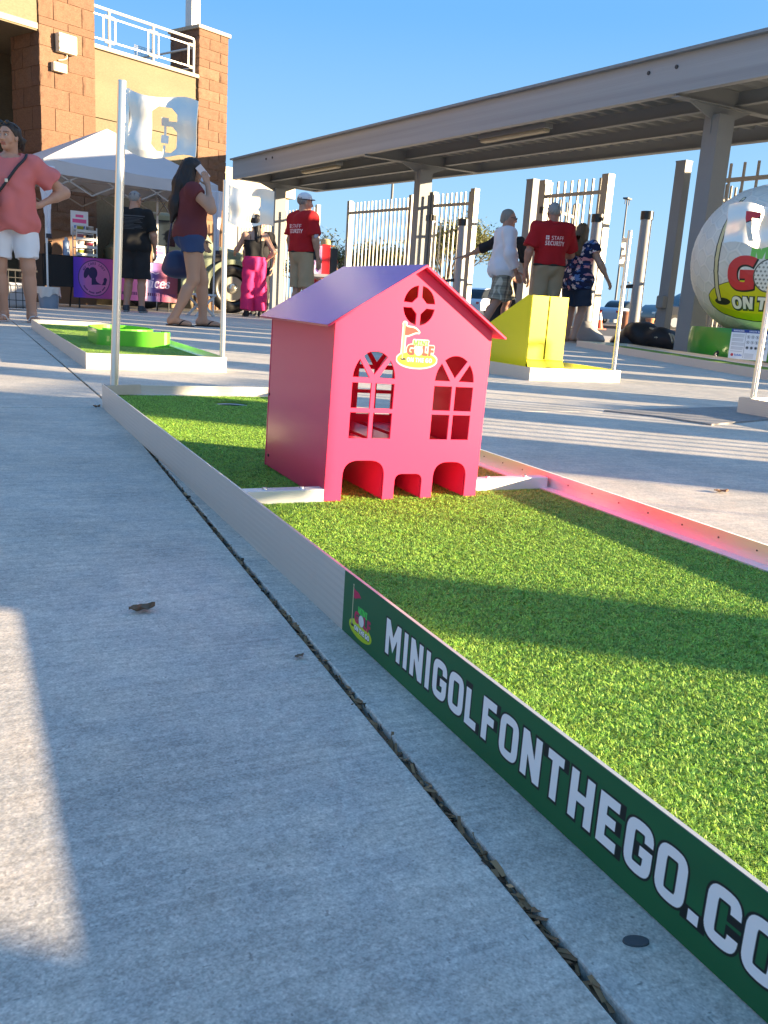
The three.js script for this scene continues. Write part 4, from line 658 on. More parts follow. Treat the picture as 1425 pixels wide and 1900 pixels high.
  const skinTone = o.skin || [.44, .24, .15];
  const bm = geos.map(q => { q.deleteAttribute('uv'); return q; }); part(t, 'body', mergeGeometries(bm), M(...skinTone, { vertexColors: true, roughness: .55 }));
  const hp = (name, geo, mat, lab) => part(t, name, geo.applyMatrix4(HM), mat, lab);
  for (const s of [-1, 1]) { const e = hp('eye', new THREE.SphereGeometry(.0118, 14, 10).translate(s * .031, .0005, .0775), M(.40, .37, .34, { roughness: .3 })); part(e, 'iris', new THREE.SphereGeometry(.0066, 10, 8).translate(s * .031, .0005, .0842).applyMatrix4(HM), M(.04, .025, .015, { roughness: .2 })); }
  const skin = o, fold = (amp, fq = 1) => (x, y, z) => amp * (Math.sin(x * 31 * fq + y * 13 + Math.sin(y * 21 + z * 9) * 1.4) * .5 + (n3(x * 14 + 7, y * 9 + 3, z * 14) - .5) * 1.6);
  const C = { t, J, k, g, r, S, tor, legs, arms, neck, body, lo, hi, cell, fold, HM, hp, o };
  if (o.hair) {
    const h = o.hair, L = [ellF([0, .036, -.018], [.083 * (h.w || 1), .091, .100])], front = h.front === undefined ? .035 : h.front; const list = h.extra ? h.extra.map(([a, b, r1, r2]) => capF(a, b, r1, r2)) : [];
    const cap0 = join(L, .02), ex = list.length ? join(list, .05) : null, cut = h.cut === undefined ? -.03 : h.cut;
    const f = (x, y, z) => { let d = cap0(x, y, z); d = Math.max(d, (z - front) * .80 - (y - .045) * .62, cut - y - (z < -.01 ? .04 : 0)); if (!h.long) d = Math.max(d, -(y + .0) * .9 + (z - .0) * .6 - .012 < 0 ? -9 : ((z + .03) * .75 - (y + .005) * .25) * (y < .02 ? 1 : 0) - (y < .02 ? .03 : 9)); if (ex) d = smin(d, ex(x, y, z), .03); return d + (n3(x * 60, y * 18, z * 60) - .5) * .010; };
    const bb = bounds([[-.1, -.1, -.13], [.1, .14, .1], ...(h.extra || []).flatMap(e => [e[0], e[1]])], .06);
    hp('hair', mesh(f, bb[0], bb[1], o.headCell || .006), M(...h.color, { roughness: .6, map: hairMap }));
  }
  return C;
}
const hairMap = dataTex(64, 64, (u, v) => .8 + .2 * pnoise(NB, 64, u * 64, v * 8), true);
// garments as shells over the body, cut off at their hems
function top(C, name, mat, o = {}) {
  const { J, k, r, S, tor, fold } = C, ex = (o.ease || .014) * k, sl = o.sleeve === undefined ? .55 : o.sleeve, L = [];
  for (const s of ['L', 'R']) { const sh = J['sh' + s], e = J['el' + s], w = J['wr' + s], d1 = norm3(sub3(e, sh)); if (sl <= 0) continue; if (sl <= 1) { const end = lerp3(sh, e, sl); L.push(clipF(capF(sh, lerp3(sh, e, Math.min(1, sl + .2)), r(.056) + ex, r(.050) + ex * (o.flare || 1.5)), end, d1)); } else { const d2 = norm3(sub3(w, e)), end = lerp3(e, w, sl - 1); L.push(capF(sh, e, r(.056) + ex, r(.045) + ex * 1.2), clipF(capF(e, lerp3(e, w, Math.min(1, sl - .9)), r(.045) + ex * 1.2, r(.036) + ex), end, d2)); } }
  const hem = (o.hem || .90) * k, hang = o.hang ? o.hang.map(([c, q]) => ellF(S(c), q.map(v => v * k))) : [], hf = hang.length ? join(hang, .05) : null, nk = o.neckY === undefined ? 1.475 : o.neckY, nc = S([0, nk + .05, .05]), nr = (o.neckR || .085) * k, fo = fold(o.fold || .011, o.fq || 1);
  const f = (x, y, z) => { let d = tor(x, y, z) - ex; if (hf) d = smin(d, hf(x, y, z), .07); d = Math.max(d, hem + (o.hemWave ? .01 * Math.sin(x * 20 + z * 14) : 0) - y); for (const q of L) d = smin(d, q(x, y, z), .03); d += fo(x, y, z); d = Math.max(d, nr - Math.hypot(x - nc[0], (y - nc[1]) * .9, z - nc[2])); if (o.topY) d = Math.max(d, y - o.topY * k); return d; };
  const lo = [C.lo[0] - .08, hem - .03, C.lo[2] - .12], hi = [C.hi[0] + .08, 1.56 * k, C.hi[2] + .12];
  const g = mesh(f, lo, hi, C.cell * .9), p = g.attributes.position, n = g.attributes.normal, uv = new Float32Array(p.count * 2);
  for (let i = 0; i < p.count; i++) { const back = n.getZ(i) < 0; if (o.print) { uv[i * 2] = back ? .45 - (p.getX(i) / k) * .9 : .93; uv[i * 2 + 1] = (p.getY(i) / k - .95) / .55; } else { uv[i * 2] = (p.getX(i) + p.getZ(i) * .7) * 2; uv[i * 2 + 1] = p.getY(i) * 2; } }
  g.setAttribute('uv', new THREE.BufferAttribute(uv, 2)); return part(C.t, name, g, mat, o.label);
}
function bottoms(C, name, mat, o = {}) {          // shorts or trousers; len 0..1 thigh, 1..2 shin
  const { J, k, r, S, legs, fold } = C, ex = (o.ease || .016) * k, len = o.len || .8, L = [];
  for (const s of ['L', 'R']) { const h = J['hip' + s], n = J['kn' + s], a = J['an' + s], d1 = norm3(sub3(n, h)), r0 = r(.088) * (C.o.thigh || 1) + ex, rk = r(.060) + ex * (o.flare || 1.6); if (len <= 1) L.push(clipF(capF(h, lerp3(h, n, Math.min(1.05, len + .2)), r0, rk * (1.02)), lerp3(h, n, len), d1)); else { const d2 = norm3(sub3(a, n)); L.push(join([capF(h, n, r0, rk), clipF(capF(n, lerp3(n, a, Math.min(1.1, len - .9)), rk, (o.cuff || .055) * k * C.g + ex), lerp3(n, a, len - 1), d2)], .03)); } }
  const hips = ellF(S([0, .955, -.014]), [r(.165) + ex, .14 * k + ex, r(.125) + ex]), waist = ellF(S([0, 1.06, 0]), [r(.15) + ex, .12 * k, r(.115) + ex]), top = (o.top || 1.05) * k, fo = fold(o.fold || .010);
  const f = (x, y, z) => { let d = smin(hips(x, y, z), waist(x, y, z), .04); d = smin(d, smin(L[0](x, y, z), L[1](x, y, z), .008), .035); return Math.max(d + fo(x, y, z), y - top); };
  const lo = [C.lo[0] - .03, 0.01, C.lo[2] - .03], hi = [C.hi[0] + .03, top + .03, C.hi[2] + .03]; for (const s of ['L', 'R']) if (len <= 1) lo[1] = Math.min(J.knL[1], J.knR[1]) - .06;
  const g = mesh(f, lo, hi, C.cell * .9), p = g.attributes.position, uv = new Float32Array(p.count * 2); for (let i = 0; i < p.count; i++) { uv[i * 2] = (p.getX(i) + p.getZ(i) * .6) * 2; uv[i * 2 + 1] = p.getY(i) * 2; } g.setAttribute('uv', new THREE.BufferAttribute(uv, 2));
  return part(C.t, name, g, mat, o.label);
}
function shoes(C, mat, o = {}) {
  const { J, k } = C; for (const s of ['L', 'R']) {
    const a = J['an' + s], te = J['to' + s], dx = te[0] - a[0], dz = te[2] - a[2], l = Math.hypot(dx, dz), ux = dx / l, uz = dz / l, P = (f, y, w = 0) => [a[0] + ux * f * k - uz * w * k, te[1] - .03 * k + y * k, a[2] + uz * f * k + ux * w * k];
    if (o.sandal) { const sg = s === 'L' ? 1 : -1, sole = join([capF(P(-.05, .008), P(.10, .008, 0), .040 * k, .044 * k), capF(P(.10, .008), P(.185, .008), .044 * k, .036 * k)], .02), y0 = te[1] - .03 * k; const g = mesh((x, y, z) => Math.max(sole(x, y, z), y - y0 - .014 * k, y0 + .001 - y), [Math.min(a[0], te[0]) - .14, y0 - .02, Math.min(a[2], te[2]) - .16], [Math.max(a[0], te[0]) + .14, y0 + .05, Math.max(a[2], te[2]) + .16], .008); const so = part(C.t, 'sandal', g, mat); for (const w of [-.042, .042]) part(so, 'strap', tube([P(.05, .02, w), P(.09, .055, w * .7), P(.125, .058, w * .2), P(.145, .04, 0)], .0075 * k, 6, 10), o.strap || mat); continue; }
    const f0 = join([capF(P(-.045, .038), P(.02, .05), .038 * k, .044 * k), capF(P(.0, .04), P(.165, .026), .044 * k, .036 * k), capF(P(-.02, .09), P(.0, .06), .046 * k, .046 * k)], .03), y0 = te[1] - .03 * k;
    const g = mesh((x, y, z) => Math.max(f0(x, y, z), y0 - .0 - y, y - y0 - .105 * k), [Math.min(a[0], te[0]) - .15, y0 - .02, Math.min(a[2], te[2]) - .17], [Math.max(a[0], te[0]) + .15, y0 + .16, Math.max(a[2], te[2]) + .17], .009); const sh = part(C.t, 'shoe', g, mat);
    part(sh, 'sole', mesh((x, y, z) => Math.max(f0(x, y - .006, z) - .006 * k, y0 + .0005 - y, y - y0 - .022 * k), [Math.min(a[0], te[0]) - .15, y0 - .02, Math.min(a[2], te[2]) - .17], [Math.max(a[0], te[0]) + .15, y0 + .05, Math.max(a[2], te[2]) + .17], .009), o.sole || M(.5, .5, .5));
  }
}
const cloth = (r, g, b, o = {}) => M(r, g, b, { roughness: .9, side: THREE.DoubleSide, ...o });
const cam2 = (x, z) => Math.atan2(-x, -z);          // turn that faces the camera
// woman in the pink blouse, hand on hip
{
  const C = person('woman in salmon pink blouse and white shorts standing with hand on hip', [.43, -8.67], -.12, { H: 1.66, girth: 1.15, female: 1, shW: 1.03, cell: .012, headCell: .0045, handCell: .0045, look: -.62, nod: -.03, skin: [.46, .25, .165], lips: [.75, .42, .40], J: { shL: [.195, 1.40, 0], shR: [-.195, 1.40, 0], elL: [.455, 1.20, -.10], wrL: [.235, 1.06, .045], knL: [.13, .50, .03], anL: [.145, .085, -.02], toL: [.19, .03, .13], knR: [-.12, .50, .02] }, handL: { dir: [-.85, -.25, .35], palm: [-.35, .1, -.8], thumb: 1, curl: .35 }, hair: { color: [.035, .024, .018], front: .045, w: 1.05, extra: [[[0, .02, -.09], [0, -.03, -.125], .035, .045], [[.03, -.01, -.12], [.05, .0, -.17], .02, .004], [[-.02, -.03, -.12], [.02, -.09, -.16], .022, .004]] } });
  top(C, 'blouse', cloth(.60, .16, .15), { hem: .80, sleeve: .60, flare: 3.2, ease: .022, fold: .014, neckY: 1.47, neckR: .10, hang: [[[0, .88, .01], [.235, .16, .185]], [[.0, 1.05, .03], [.215, .2, .17]]], hemWave: 1 });
  bottoms(C, 'shorts', cloth(.72, .72, .74), { len: .82, ease: .022 }); shoes(C, M(.62, .5, .46, { roughness: .6 }), { sandal: 1, strap: M(.75, .72, .70) });
  C.hp('sunglasses', merge([tube([[-.082, .075, -.02], [-.07, .10, .045], [-.03, .108, .066], [0, .105, .068], [.03, .108, .066], [.07, .10, .045], [.082, .075, -.02]], .005, 6, 20), new THREE.SphereGeometry(.024, 14, 10).scale(1, .8, .4).translate(-.034, .108, .066), new THREE.SphereGeometry(.024, 14, 10).scale(1, .8, .4).translate(.034, .108, .066)]), M(.012, .010, .010, { roughness: .15 }), 'sunglasses pushed up on the hair');
  C.hp('necklace', tube([[-.055, -.165, -.03], [-.04, -.185, .035], [0, -.20, .05], [.04, -.185, .035], [.055, -.165, -.03]], .002, 5, 20), M(.7, .55, .25, { metalness: 1, roughness: .3 }));
  const s = thing('shoulder_bag', 'black cross body bag on the hip of the woman in pink', 'bag', [.43, 0, -8.67], -.12); const bk = M(.014, .013, .015, { roughness: .55 });
  part(s, 'bag', rbox(.27, .24, .09, -.215, .93, .185, .03, 4).applyMatrix4(new THREE.Matrix4().makeRotationZ(.03)), bk); part(s, 'flap', rbox(.275, .12, .02, -.215, .995, .235, .01, 3), bk);
  part(s, 'strap', tube([[-.10, 1.05, .20], [-.02, 1.16, .205], [.06, 1.28, .185], [.12, 1.36, .12], [.135, 1.41, .02], [.12, 1.36, -.09]], .0125, 6, 30), bk); part(s, 'buckle', rbox(.025, .03, .012, -.02, 1.17, .212, .004), M(.6, .55, .45, { metalness: 1, roughness: .3 }));
}
// woman on the phone walking right
{
  const C = person('woman with long dark hair on the phone in maroon top and denim shorts', [2.19, -9.57], 1.48, { H: 1.69, girth: 1.16, female: 1, thigh: 1.12, cell: .0125, handCell: .005, nod: .12, look: -.1, skin: [.42, .235, .15], J: { shR: [-.18, 1.40, .0], elR: [-.31, 1.22, .17], wrR: [-.165, 1.475, .15], knR: [-.11, .50, .02], anR: [-.115, .09, -.18], toR: [-.12, .03, -.02], hipR: [-.09, .94, 0], knL: [.10, .50, .15], anL: [.11, .085, .16], toL: [.11, .03, .33], elL: [.23, 1.13, .02], wrL: [.24, .93, .15] }, handR: { dir: [.16, .95, -.25], palm: [.95, -.1, .15], thumb: -1, curl: .35 }, hair: { color: [.016, .010, .009], long: 1, front: .05, extra: [[[0, .02, -.06], [0, -.16, -.10], .085, .095], [[0, -.16, -.10], [-.01, -.40, -.13], .095, .08], [[-.02, -.38, -.13], [-.03, -.56, -.16], .07, .02], [[-.05, .02, -.02], [-.085, -.2, -.03], .05, .05], [[.05, .02, -.02], [.085, -.2, -.05], .05, .05]] } });
  top(C, 'tee_shirt', cloth(.115, .022, .026), { hem: .93, sleeve: .30, ease: .018, fold: .007, hang: [[[0, 1.0, -.01], [.21, .14, .165]]] });
  bottoms(C, 'denim_shorts', cloth(.024, .05, .13), { len: .36, ease: .016, flare: 2.4, top: 1.04 }); shoes(C, M(.02, .016, .014), { sandal: 1 });
  const ph = thing('phone', 'white phone held to the ear of the woman in maroon', 'phone', [2.19, 0, -9.57], 1.48); part(ph, 'case', rbox(.012, .15, .072, 0, 0, 0, .006, 3).applyMatrix4(new THREE.Matrix4().makeTranslation(-.118, 1.545, .10).multiply(new THREE.Matrix4().makeRotationX(-.75))), M(.62, .55, .56, { roughness: .3 }));
  C.hp('sunglasses', merge([box(.15, .004, .004, 0, .004, .098), rbox(.05, .036, .01, .034, 0, .099, .005), rbox(.05, .036, .01, -.034, 0, .099, .005), box(.004, .006, .10, -.078, .006, .048), box(.004, .006, .10, .078, .006, .048)]), M(.01, .01, .01, { roughness: .15 }));
  const b = thing('handbag', 'dark blue handbag hanging behind the woman in maroon', 'bag', [2.16, .0, -10.05], 1.22); const nb = M(.014, .022, .075, { roughness: .45 });
  part(b, 'bag', mesh(join([ellF([0, .66, 0], [.10, .13, .15]), ellF([0, .58, 0], [.11, .09, .17])], .06), [-.2, .45, -.25], [.2, .85, .25], .013), nb); part(b, 'handle', tube([[.0, .74, -.11], [0, .98, -.08], [0, 1.2, -.02], [0, .98, .06], [0, .74, .11]], .011, 6, 24), nb); part(b, 'clasp', rbox(.02, .03, .02, .1, .70, .02, .004), M(.6, .6, .6, { metalness: 1, roughness: .3 }));
}
// man in black at the stall
{
  const C = person('grey haired man in black tee and shorts at the stall table', [2.35, -13.83], 2.75, { H: 1.72, girth: 1.18, belly: 1.15, skin: [.40, .21, .14], look: -.5, nod: .15, J: { elR: [-.27, 1.14, .0], wrR: [-.27, .92, .12], elL: [.27, 1.14, .06], wrL: [.20, 1.02, .24], anL: [.13, .085, -.02], toL: [.17, .03, .13] }, hair: { color: [.28, .27, .26], front: .01 } });
  const print = canvasTex(256, 256, (c, w, h) => { c.fillStyle = '#151516'; c.fillRect(0, 0, w, h); c.fillStyle = '#5a5a5e'; for (let i = 0; i < 9; i++) c.fillRect(74 + (i * 13 % 17), 62 + i * 9, 74 - (i * 23 % 31), 4); c.fillRect(70, 46, 84, 8); });
  top(C, 'tee_shirt', cloth(.55, .55, .55, { map: print }), { hem: .88, sleeve: .82, ease: .024, print: 1, hang: [[[0, .98, 0], [.235, .16, .20]]] });
  bottoms(C, 'shorts', cloth(.012, .012, .014), { len: 1, ease: .03, flare: 1.9 }); shoes(C, M(.03, .035, .045), { sole: M(.28, .30, .32) });
  C.hp('bandana', mesh((x, y, z) => Math.max(ellF([0, .04, -.014], [.083, .088, .102])(x, y, z), .045 - y + z * .1, y - .085), [-.11, .02, -.14], [.11, .11, .11], .006), M(.10, .09, .10));
  C.hp('glasses', merge([box(.15, .004, .004, 0, .004, .098), box(.004, .006, .10, -.078, .006, .048), box(.004, .006, .10, .078, .006, .048)]), M(.1, .02, .02));
}
// woman in pink trousers and the man behind her
{
  const C = person('dark haired woman from behind in black camisole and wide pink trousers', [4.45, -14.75], 2.95, { H: 1.62, girth: 1.05, female: 1, skin: [.50, .29, .20], look: .2, J: { elL: [.31, 1.17, .10], wrL: [.33, 1.12, .30], elR: [-.33, 1.16, -.10], wrR: [-.19, .99, .02], anL: [.13, .085, -.02], anR: [-.13, .085, -.02], toL: [.15, .03, .13], toR: [-.15, .03, .13] }, handR: { dir: [.8, -.3, .4], palm: [.4, .1, -.8], thumb: -1, curl: .3 }, hair: { color: [.012, .010, .011], long: 1, front: .04, w: 1.12, extra: [[[0, .08, -.05], [0, .0, -.08], .085, .08], [[0, .0, -.10], [-.01, -.25, -.12], .06, .055], [[-.01, -.25, -.12], [-.03, -.42, -.11], .05, .02]] } });
  top(C, 'camisole', cloth(.010, .010, .011), { hem: .99, sleeve: 0, topY: 1.345, ease: .010, neckY: 1.6 }); for (const s of [-1, 1]) part(C.t, 'shoulder_strap', tube([[s * .085, 1.24, -.11], [s * .09, 1.32, -.085], [s * .09, 1.345, -.02], [s * .085, 1.28, .09]], .006, 5, 14), cloth(.01, .01, .011));
  bottoms(C, 'wide_trousers', cloth(.72, .03, .16), { len: 1.92, ease: .03, flare: 2.3, cuff: .085, top: 1.06, fold: .011 }); shoes(C, M(.02, .02, .02));
  const D = person('man in black printed tee and cap behind the woman in pink trousers', [4.85, -15.75], -.5, { H: 1.70, skin: [.48, .28, .19], look: -.4, J: { elR: [-.27, 1.13, .05], elL: [.26, 1.14, -.02] }, hair: { color: [.02, .016, .014] } });
  top(D, 'tee_shirt', cloth(.014, .013, .015), { hem: .88, sleeve: .75, ease: .02, hang: [[[0, .98, 0], [.2, .15, .16]]] }); bottoms(D, 'trousers', cloth(.03, .026, .03), { len: 1.9, ease: .022 }); shoes(D, M(.03, .03, .03)); part(D.t, 'shirt_print', new THREE.CircleGeometry(.085, 20).scale(1, 1.2, 1).translate(0, 1.2, .155), M(.42, .10, .07, { side: THREE.DoubleSide }));
  D.hp('cap', mesh(join([ellF([0, .055, -.01], [.088, .078, .104])], .01), [-.12, .03, -.14], [.12, .15, .13], .007), M(.012, .012, .013)); D.hp('cap_brim', new THREE.CylinderGeometry(.085, .085, .006, 24, 1, false, -1.2, 2.4).translate(0, .045, .045), M(.012, .012, .013));
}
// two guards in red
const guardTex = (c, w, h, s) => { c.fillStyle = '#a80d16'; c.fillRect(0, 0, w, h); c.fillStyle = c.strokeStyle = '#ecd9d6'; c.textAlign = 'center'; const cx = w * .45; c.font = (h * .12) + 'px sans-serif'; c.save(); c.translate(cx + w * .026, h * .40); c.scale(.48, 1); c.fillText('STAFF', 0, 0); c.restore(); c.fillRect(cx - w * .112, h * .31, w * .038, h * .09); c.fillStyle = '#a80d16'; c.fillRect(cx - w * .108, h * .345, w * .030, h * .012); c.fillRect(cx - w * .095, h * .31, w * .004, h * .09); c.fillStyle = '#ecd9d6'; c.save(); c.translate(cx, h * .525); c.scale(.37, 1); c.font = 'bold ' + (h * .135) + 'px sans-serif'; c.fillText('SECURITY', 0, 0); c.restore(); };
{
  const red = cloth(.95, .95, .95, { map: canvasTex(512, 512, guardTex) });
  const C = person('guard in red shirt and white cap with khaki shorts near the left gates', [4.42, -12.36], 1.95, { H: 1.80, look: -.45, girth: 1.08, belly: 1.12, skin: [.44, .24, .16], J: { elR: [-.25, 1.13, .02], wrR: [-.22, .90, .10], elL: [.24, 1.13, -.02] }, hair: { color: [.25, .23, .21], front: .02 } });
  top(C, 'red_polo_shirt', red, { hem: .97, sleeve: .78, ease: .032, print: 1, neckR: .07 }); part(C.t, 'sleeve_patch', rbox(.02, .07, .07, -.285, 1.23, .0, .005), cloth(.4, .42, .55));
  bottoms(C, 'khaki_shorts', cloth(.37, .27, .16), { len: 1, ease: .014, flare: 2.6, top: 1.0 }); shoes(C, M(.5, .5, .5)); part(C.t, 'belt', tube(Array.from({ length: 25 }, (_, i) => [Math.cos(i / 24 * 6.283) * .19, 1.0, Math.sin(i / 24 * 6.283) * .155 - .005]), .017, 6, 48), M(.02, .018, .016)); part(C.t, 'radio', rbox(.06, .12, .035, -.19, .96, .06, .008), M(.03, .03, .03));
  C.hp('cap', mesh(join([ellF([0, .055, -.01], [.088, .080, .104])], .01), [-.12, .03, -.14], [.12, .15, .13], .007), M(.62, .63, .66)); C.hp('cap_brim', new THREE.CylinderGeometry(.088, .088, .006, 24, 1, false, -1.1, 2.2).translate(0, .043, .05), M(.05, .07, .12)); C.hp('cap_band', new THREE.TorusGeometry(.094, .006, 6, 30).rotateX(Math.PI / 2).scale(.93, 1, 1.08).translate(0, .036, -.01), M(.03, .03, .04));
  const E = person('guard in red shirt seen from behind walking with bent arm by the gate', [7.15, -10.2], 2.85, { H: 1.80, girth: 1.14, belly: 1.05, shW: 1.12, cell: .013, handCell: .005, skin: [.40, .19, .13], look: -.25, J: { elL: [.30, 1.12, -.04], wrL: [.30, .88, .04], elR: [-.33, 1.13, .14], wrR: [-.22, 1.12, .34] }, hair: { color: [.36, .34, .32], front: -.005, cut: -.055 } });
  top(E, 'red_polo_shirt', red, { hem: .975, sleeve: .80, ease: .032, print: 1, neckR: .07, fold: .009 }); bottoms(E, 'khaki_trousers', cloth(.30, .225, .14), { len: 1.93, ease: .012, flare: 2.2, cuff: .05, top: 1.0 }); shoes(E, M(.02, .02, .02));
  part(E.t, 'collar', new THREE.TorusGeometry(.066, .016, 8, 24).rotateX(Math.PI / 2 + .25).translate(0, 1.525, -.02), cloth(.5, .02, .03)); part(E.t, 'belt', tube(Array.from({ length: 25 }, (_, i) => [Math.cos(i / 24 * 6.283) * .205, 1.0, Math.sin(i / 24 * 6.283) * .158 - .008]), .018, 6, 48), M(.014, .013, .013));
}
// man in the loose white shirt and those round him
{
  const plaid = canvasTex(256, 256, (c, w, h) => { c.fillStyle = '#8d8776'; c.fillRect(0, 0, w, h); for (let i = 0; i < 9; i++) { c.fillStyle = i % 2 ? '#4a4a48' : '#d8d2bf'; c.globalAlpha = .7; c.fillRect(i * 29, 0, i % 2 ? 12 : 7, h); c.globalAlpha = .35; c.fillRect(0, i * 29, w, i % 2 ? 12 : 7); } }); plaid.wrapS = plaid.wrapT = THREE.RepeatWrapping;
  const C = person('older man in loose white shirt and plaid shorts walking right', [7.0, -11.1], 1.32, { H: 1.76, girth: 1.12, belly: 1.2, cell: .013, handCell: .005, skin: [.42, .22, .15], look: -.1, J: { anR: [-.10, .10, -.30], toR: [-.11, .03, -.17], knR: [-.095, .50, -.08], knL: [.10, .51, .14], anL: [.11, .085, .10], toL: [.12, .03, .27], elR: [-.26, 1.13, .0], wrR: [-.24, .90, .12], elL: [.25, 1.13, .06], wrL: [.24, .91, .2] }, hair: { color: [.30, .27, .23], front: .015, cut: -.05, extra: [[[0, .05, -.06], [0, -.03, -.09], .05, .04]] } });
  top(C, 'white_shirt', cloth(.72, .70, .72), { hem: .83, sleeve: 1.75, ease: .03, fold: .012, neckR: .075, hang: [[[0, .93, -.01], [.235, .17, .205]]], hemWave: 1 });
  bottoms(C, 'plaid_shorts', cloth(1, 1, 1, { map: plaid }), { len: .98, ease: .03, flare: 1.9 }); shoes(C, M(.05, .05, .06));
  C.hp('glasses', merge([box(.15, .004, .004, 0, .004, .100), rbox(.046, .034, .006, -.034, -.004, .1, .003), box(.004, .006, .10, -.078, .006, .048), box(.004, .006, .10, .078, .006, .048)]), M(.02, .02, .02, { roughness: .2 }));
  const D = person('person in dark clothes reaching left behind the man in white', [7.55, -11.9], 2.5, { H: 1.72, skin: [.38, .20, .13], J: { elL: [.42, 1.28, .05], wrL: [.66, 1.17, .08], elR: [-.28, 1.14, .05], wrR: [-.34, .92, .14] }, hair: { color: [.05, .04, .035] }, handL: { dir: [.95, -.2, .1], palm: [0, -1, .1], thumb: 1, curl: .2 } });
  top(D, 'black_shirt', cloth(.014, .015, .018), { hem: .88, sleeve: 1.0, ease: .02 }); bottoms(D, 'dark_trousers', cloth(.018, .02, .026), { len: 1.93, ease: .022 }); shoes(D, M(.02, .02, .02));
  const F = person('small distant person in black beyond the open gate', [9.8, -14.6], 2.6, { H: 1.55, cell: .018, headCell: .009, handCell: .008, skin: [.4, .22, .15], hair: { color: [.04, .03, .02], long: 1, extra: [[[0, .0, -.07], [0, -.2, -.09], .07, .04]] } }); top(F, 'black_shirt', cloth(.013, .012, .014), { hem: .9, sleeve: .7 }); bottoms(F, 'jeans', cloth(.03, .05, .10), { len: 1.9 }); shoes(F, M(.1, .1, .1));
}
// woman in the floral top
{
  seed = 31; const floral = canvasTex(512, 512, (c, w, h) => { c.fillStyle = '#16224a'; c.fillRect(0, 0, w, h); for (let i = 0; i < 130; i++) { const x = rnd() * w, y = rnd() * h, r = rr(10, 30); c.fillStyle = ['#e6c3c0', '#d98f95', '#f0dcd6', '#5e7fb8', '#2a3c78', '#0e1633'][Math.floor(rnd() * 6)]; for (let p = 0; p < 5; p++) for (const [ox, oy] of [[0, 0], [w, 0], [-w, 0], [0, h], [0, -h]]) { c.beginPath(); const a = p * 1.257 + i; c.ellipse(x + ox + Math.cos(a) * r * .6, y + oy + Math.sin(a) * r * .6, r * .55, r * .36, a, 0, 7); c.fill(); } } }); floral.wrapS = floral.wrapT = THREE.RepeatWrapping;
  const C = person('woman with long brown hair in blue floral top and dark skirt', [7.75, -10.35], 2.15, { H: 1.60, girth: 1.2, female: 1, cell: .013, handCell: .005, skin: [.46, .26, .18], nod: .2, J: { elR: [-.34, 1.17, -.02], wrR: [-.44, .95, .10], knR: [-.10, .50, .08], anR: [-.11, .11, -.20], toR: [-.11, .04, -.07], knL: [.09, .50, .10], anL: [.10, .085, .06], toL: [.11, .03, .22] }, hair: { color: [.16, .095, .045], long: 1, front: .04, extra: [[[0, .02, -.06], [0, -.14, -.09], .085, .09], [[0, -.14, -.10], [-.02, -.34, -.11], .085, .05], [[-.05, .0, -.02], [-.075, -.22, -.03], .045, .03]] } });
  top(C, 'floral_top', cloth(.92, .92, .92, { map: floral }), { hem: .78, sleeve: .42, flare: 2.6, ease: .024, hang: [[[0, .90, 0], [.26, .18, .225]]], hemWave: 1 });
  bottoms(C, 'denim_skirt', cloth(.018, .03, .06), { len: .86, ease: .03, flare: 2.4 }); shoes(C, M(.45, .36, .28), { sandal: 1 });
}

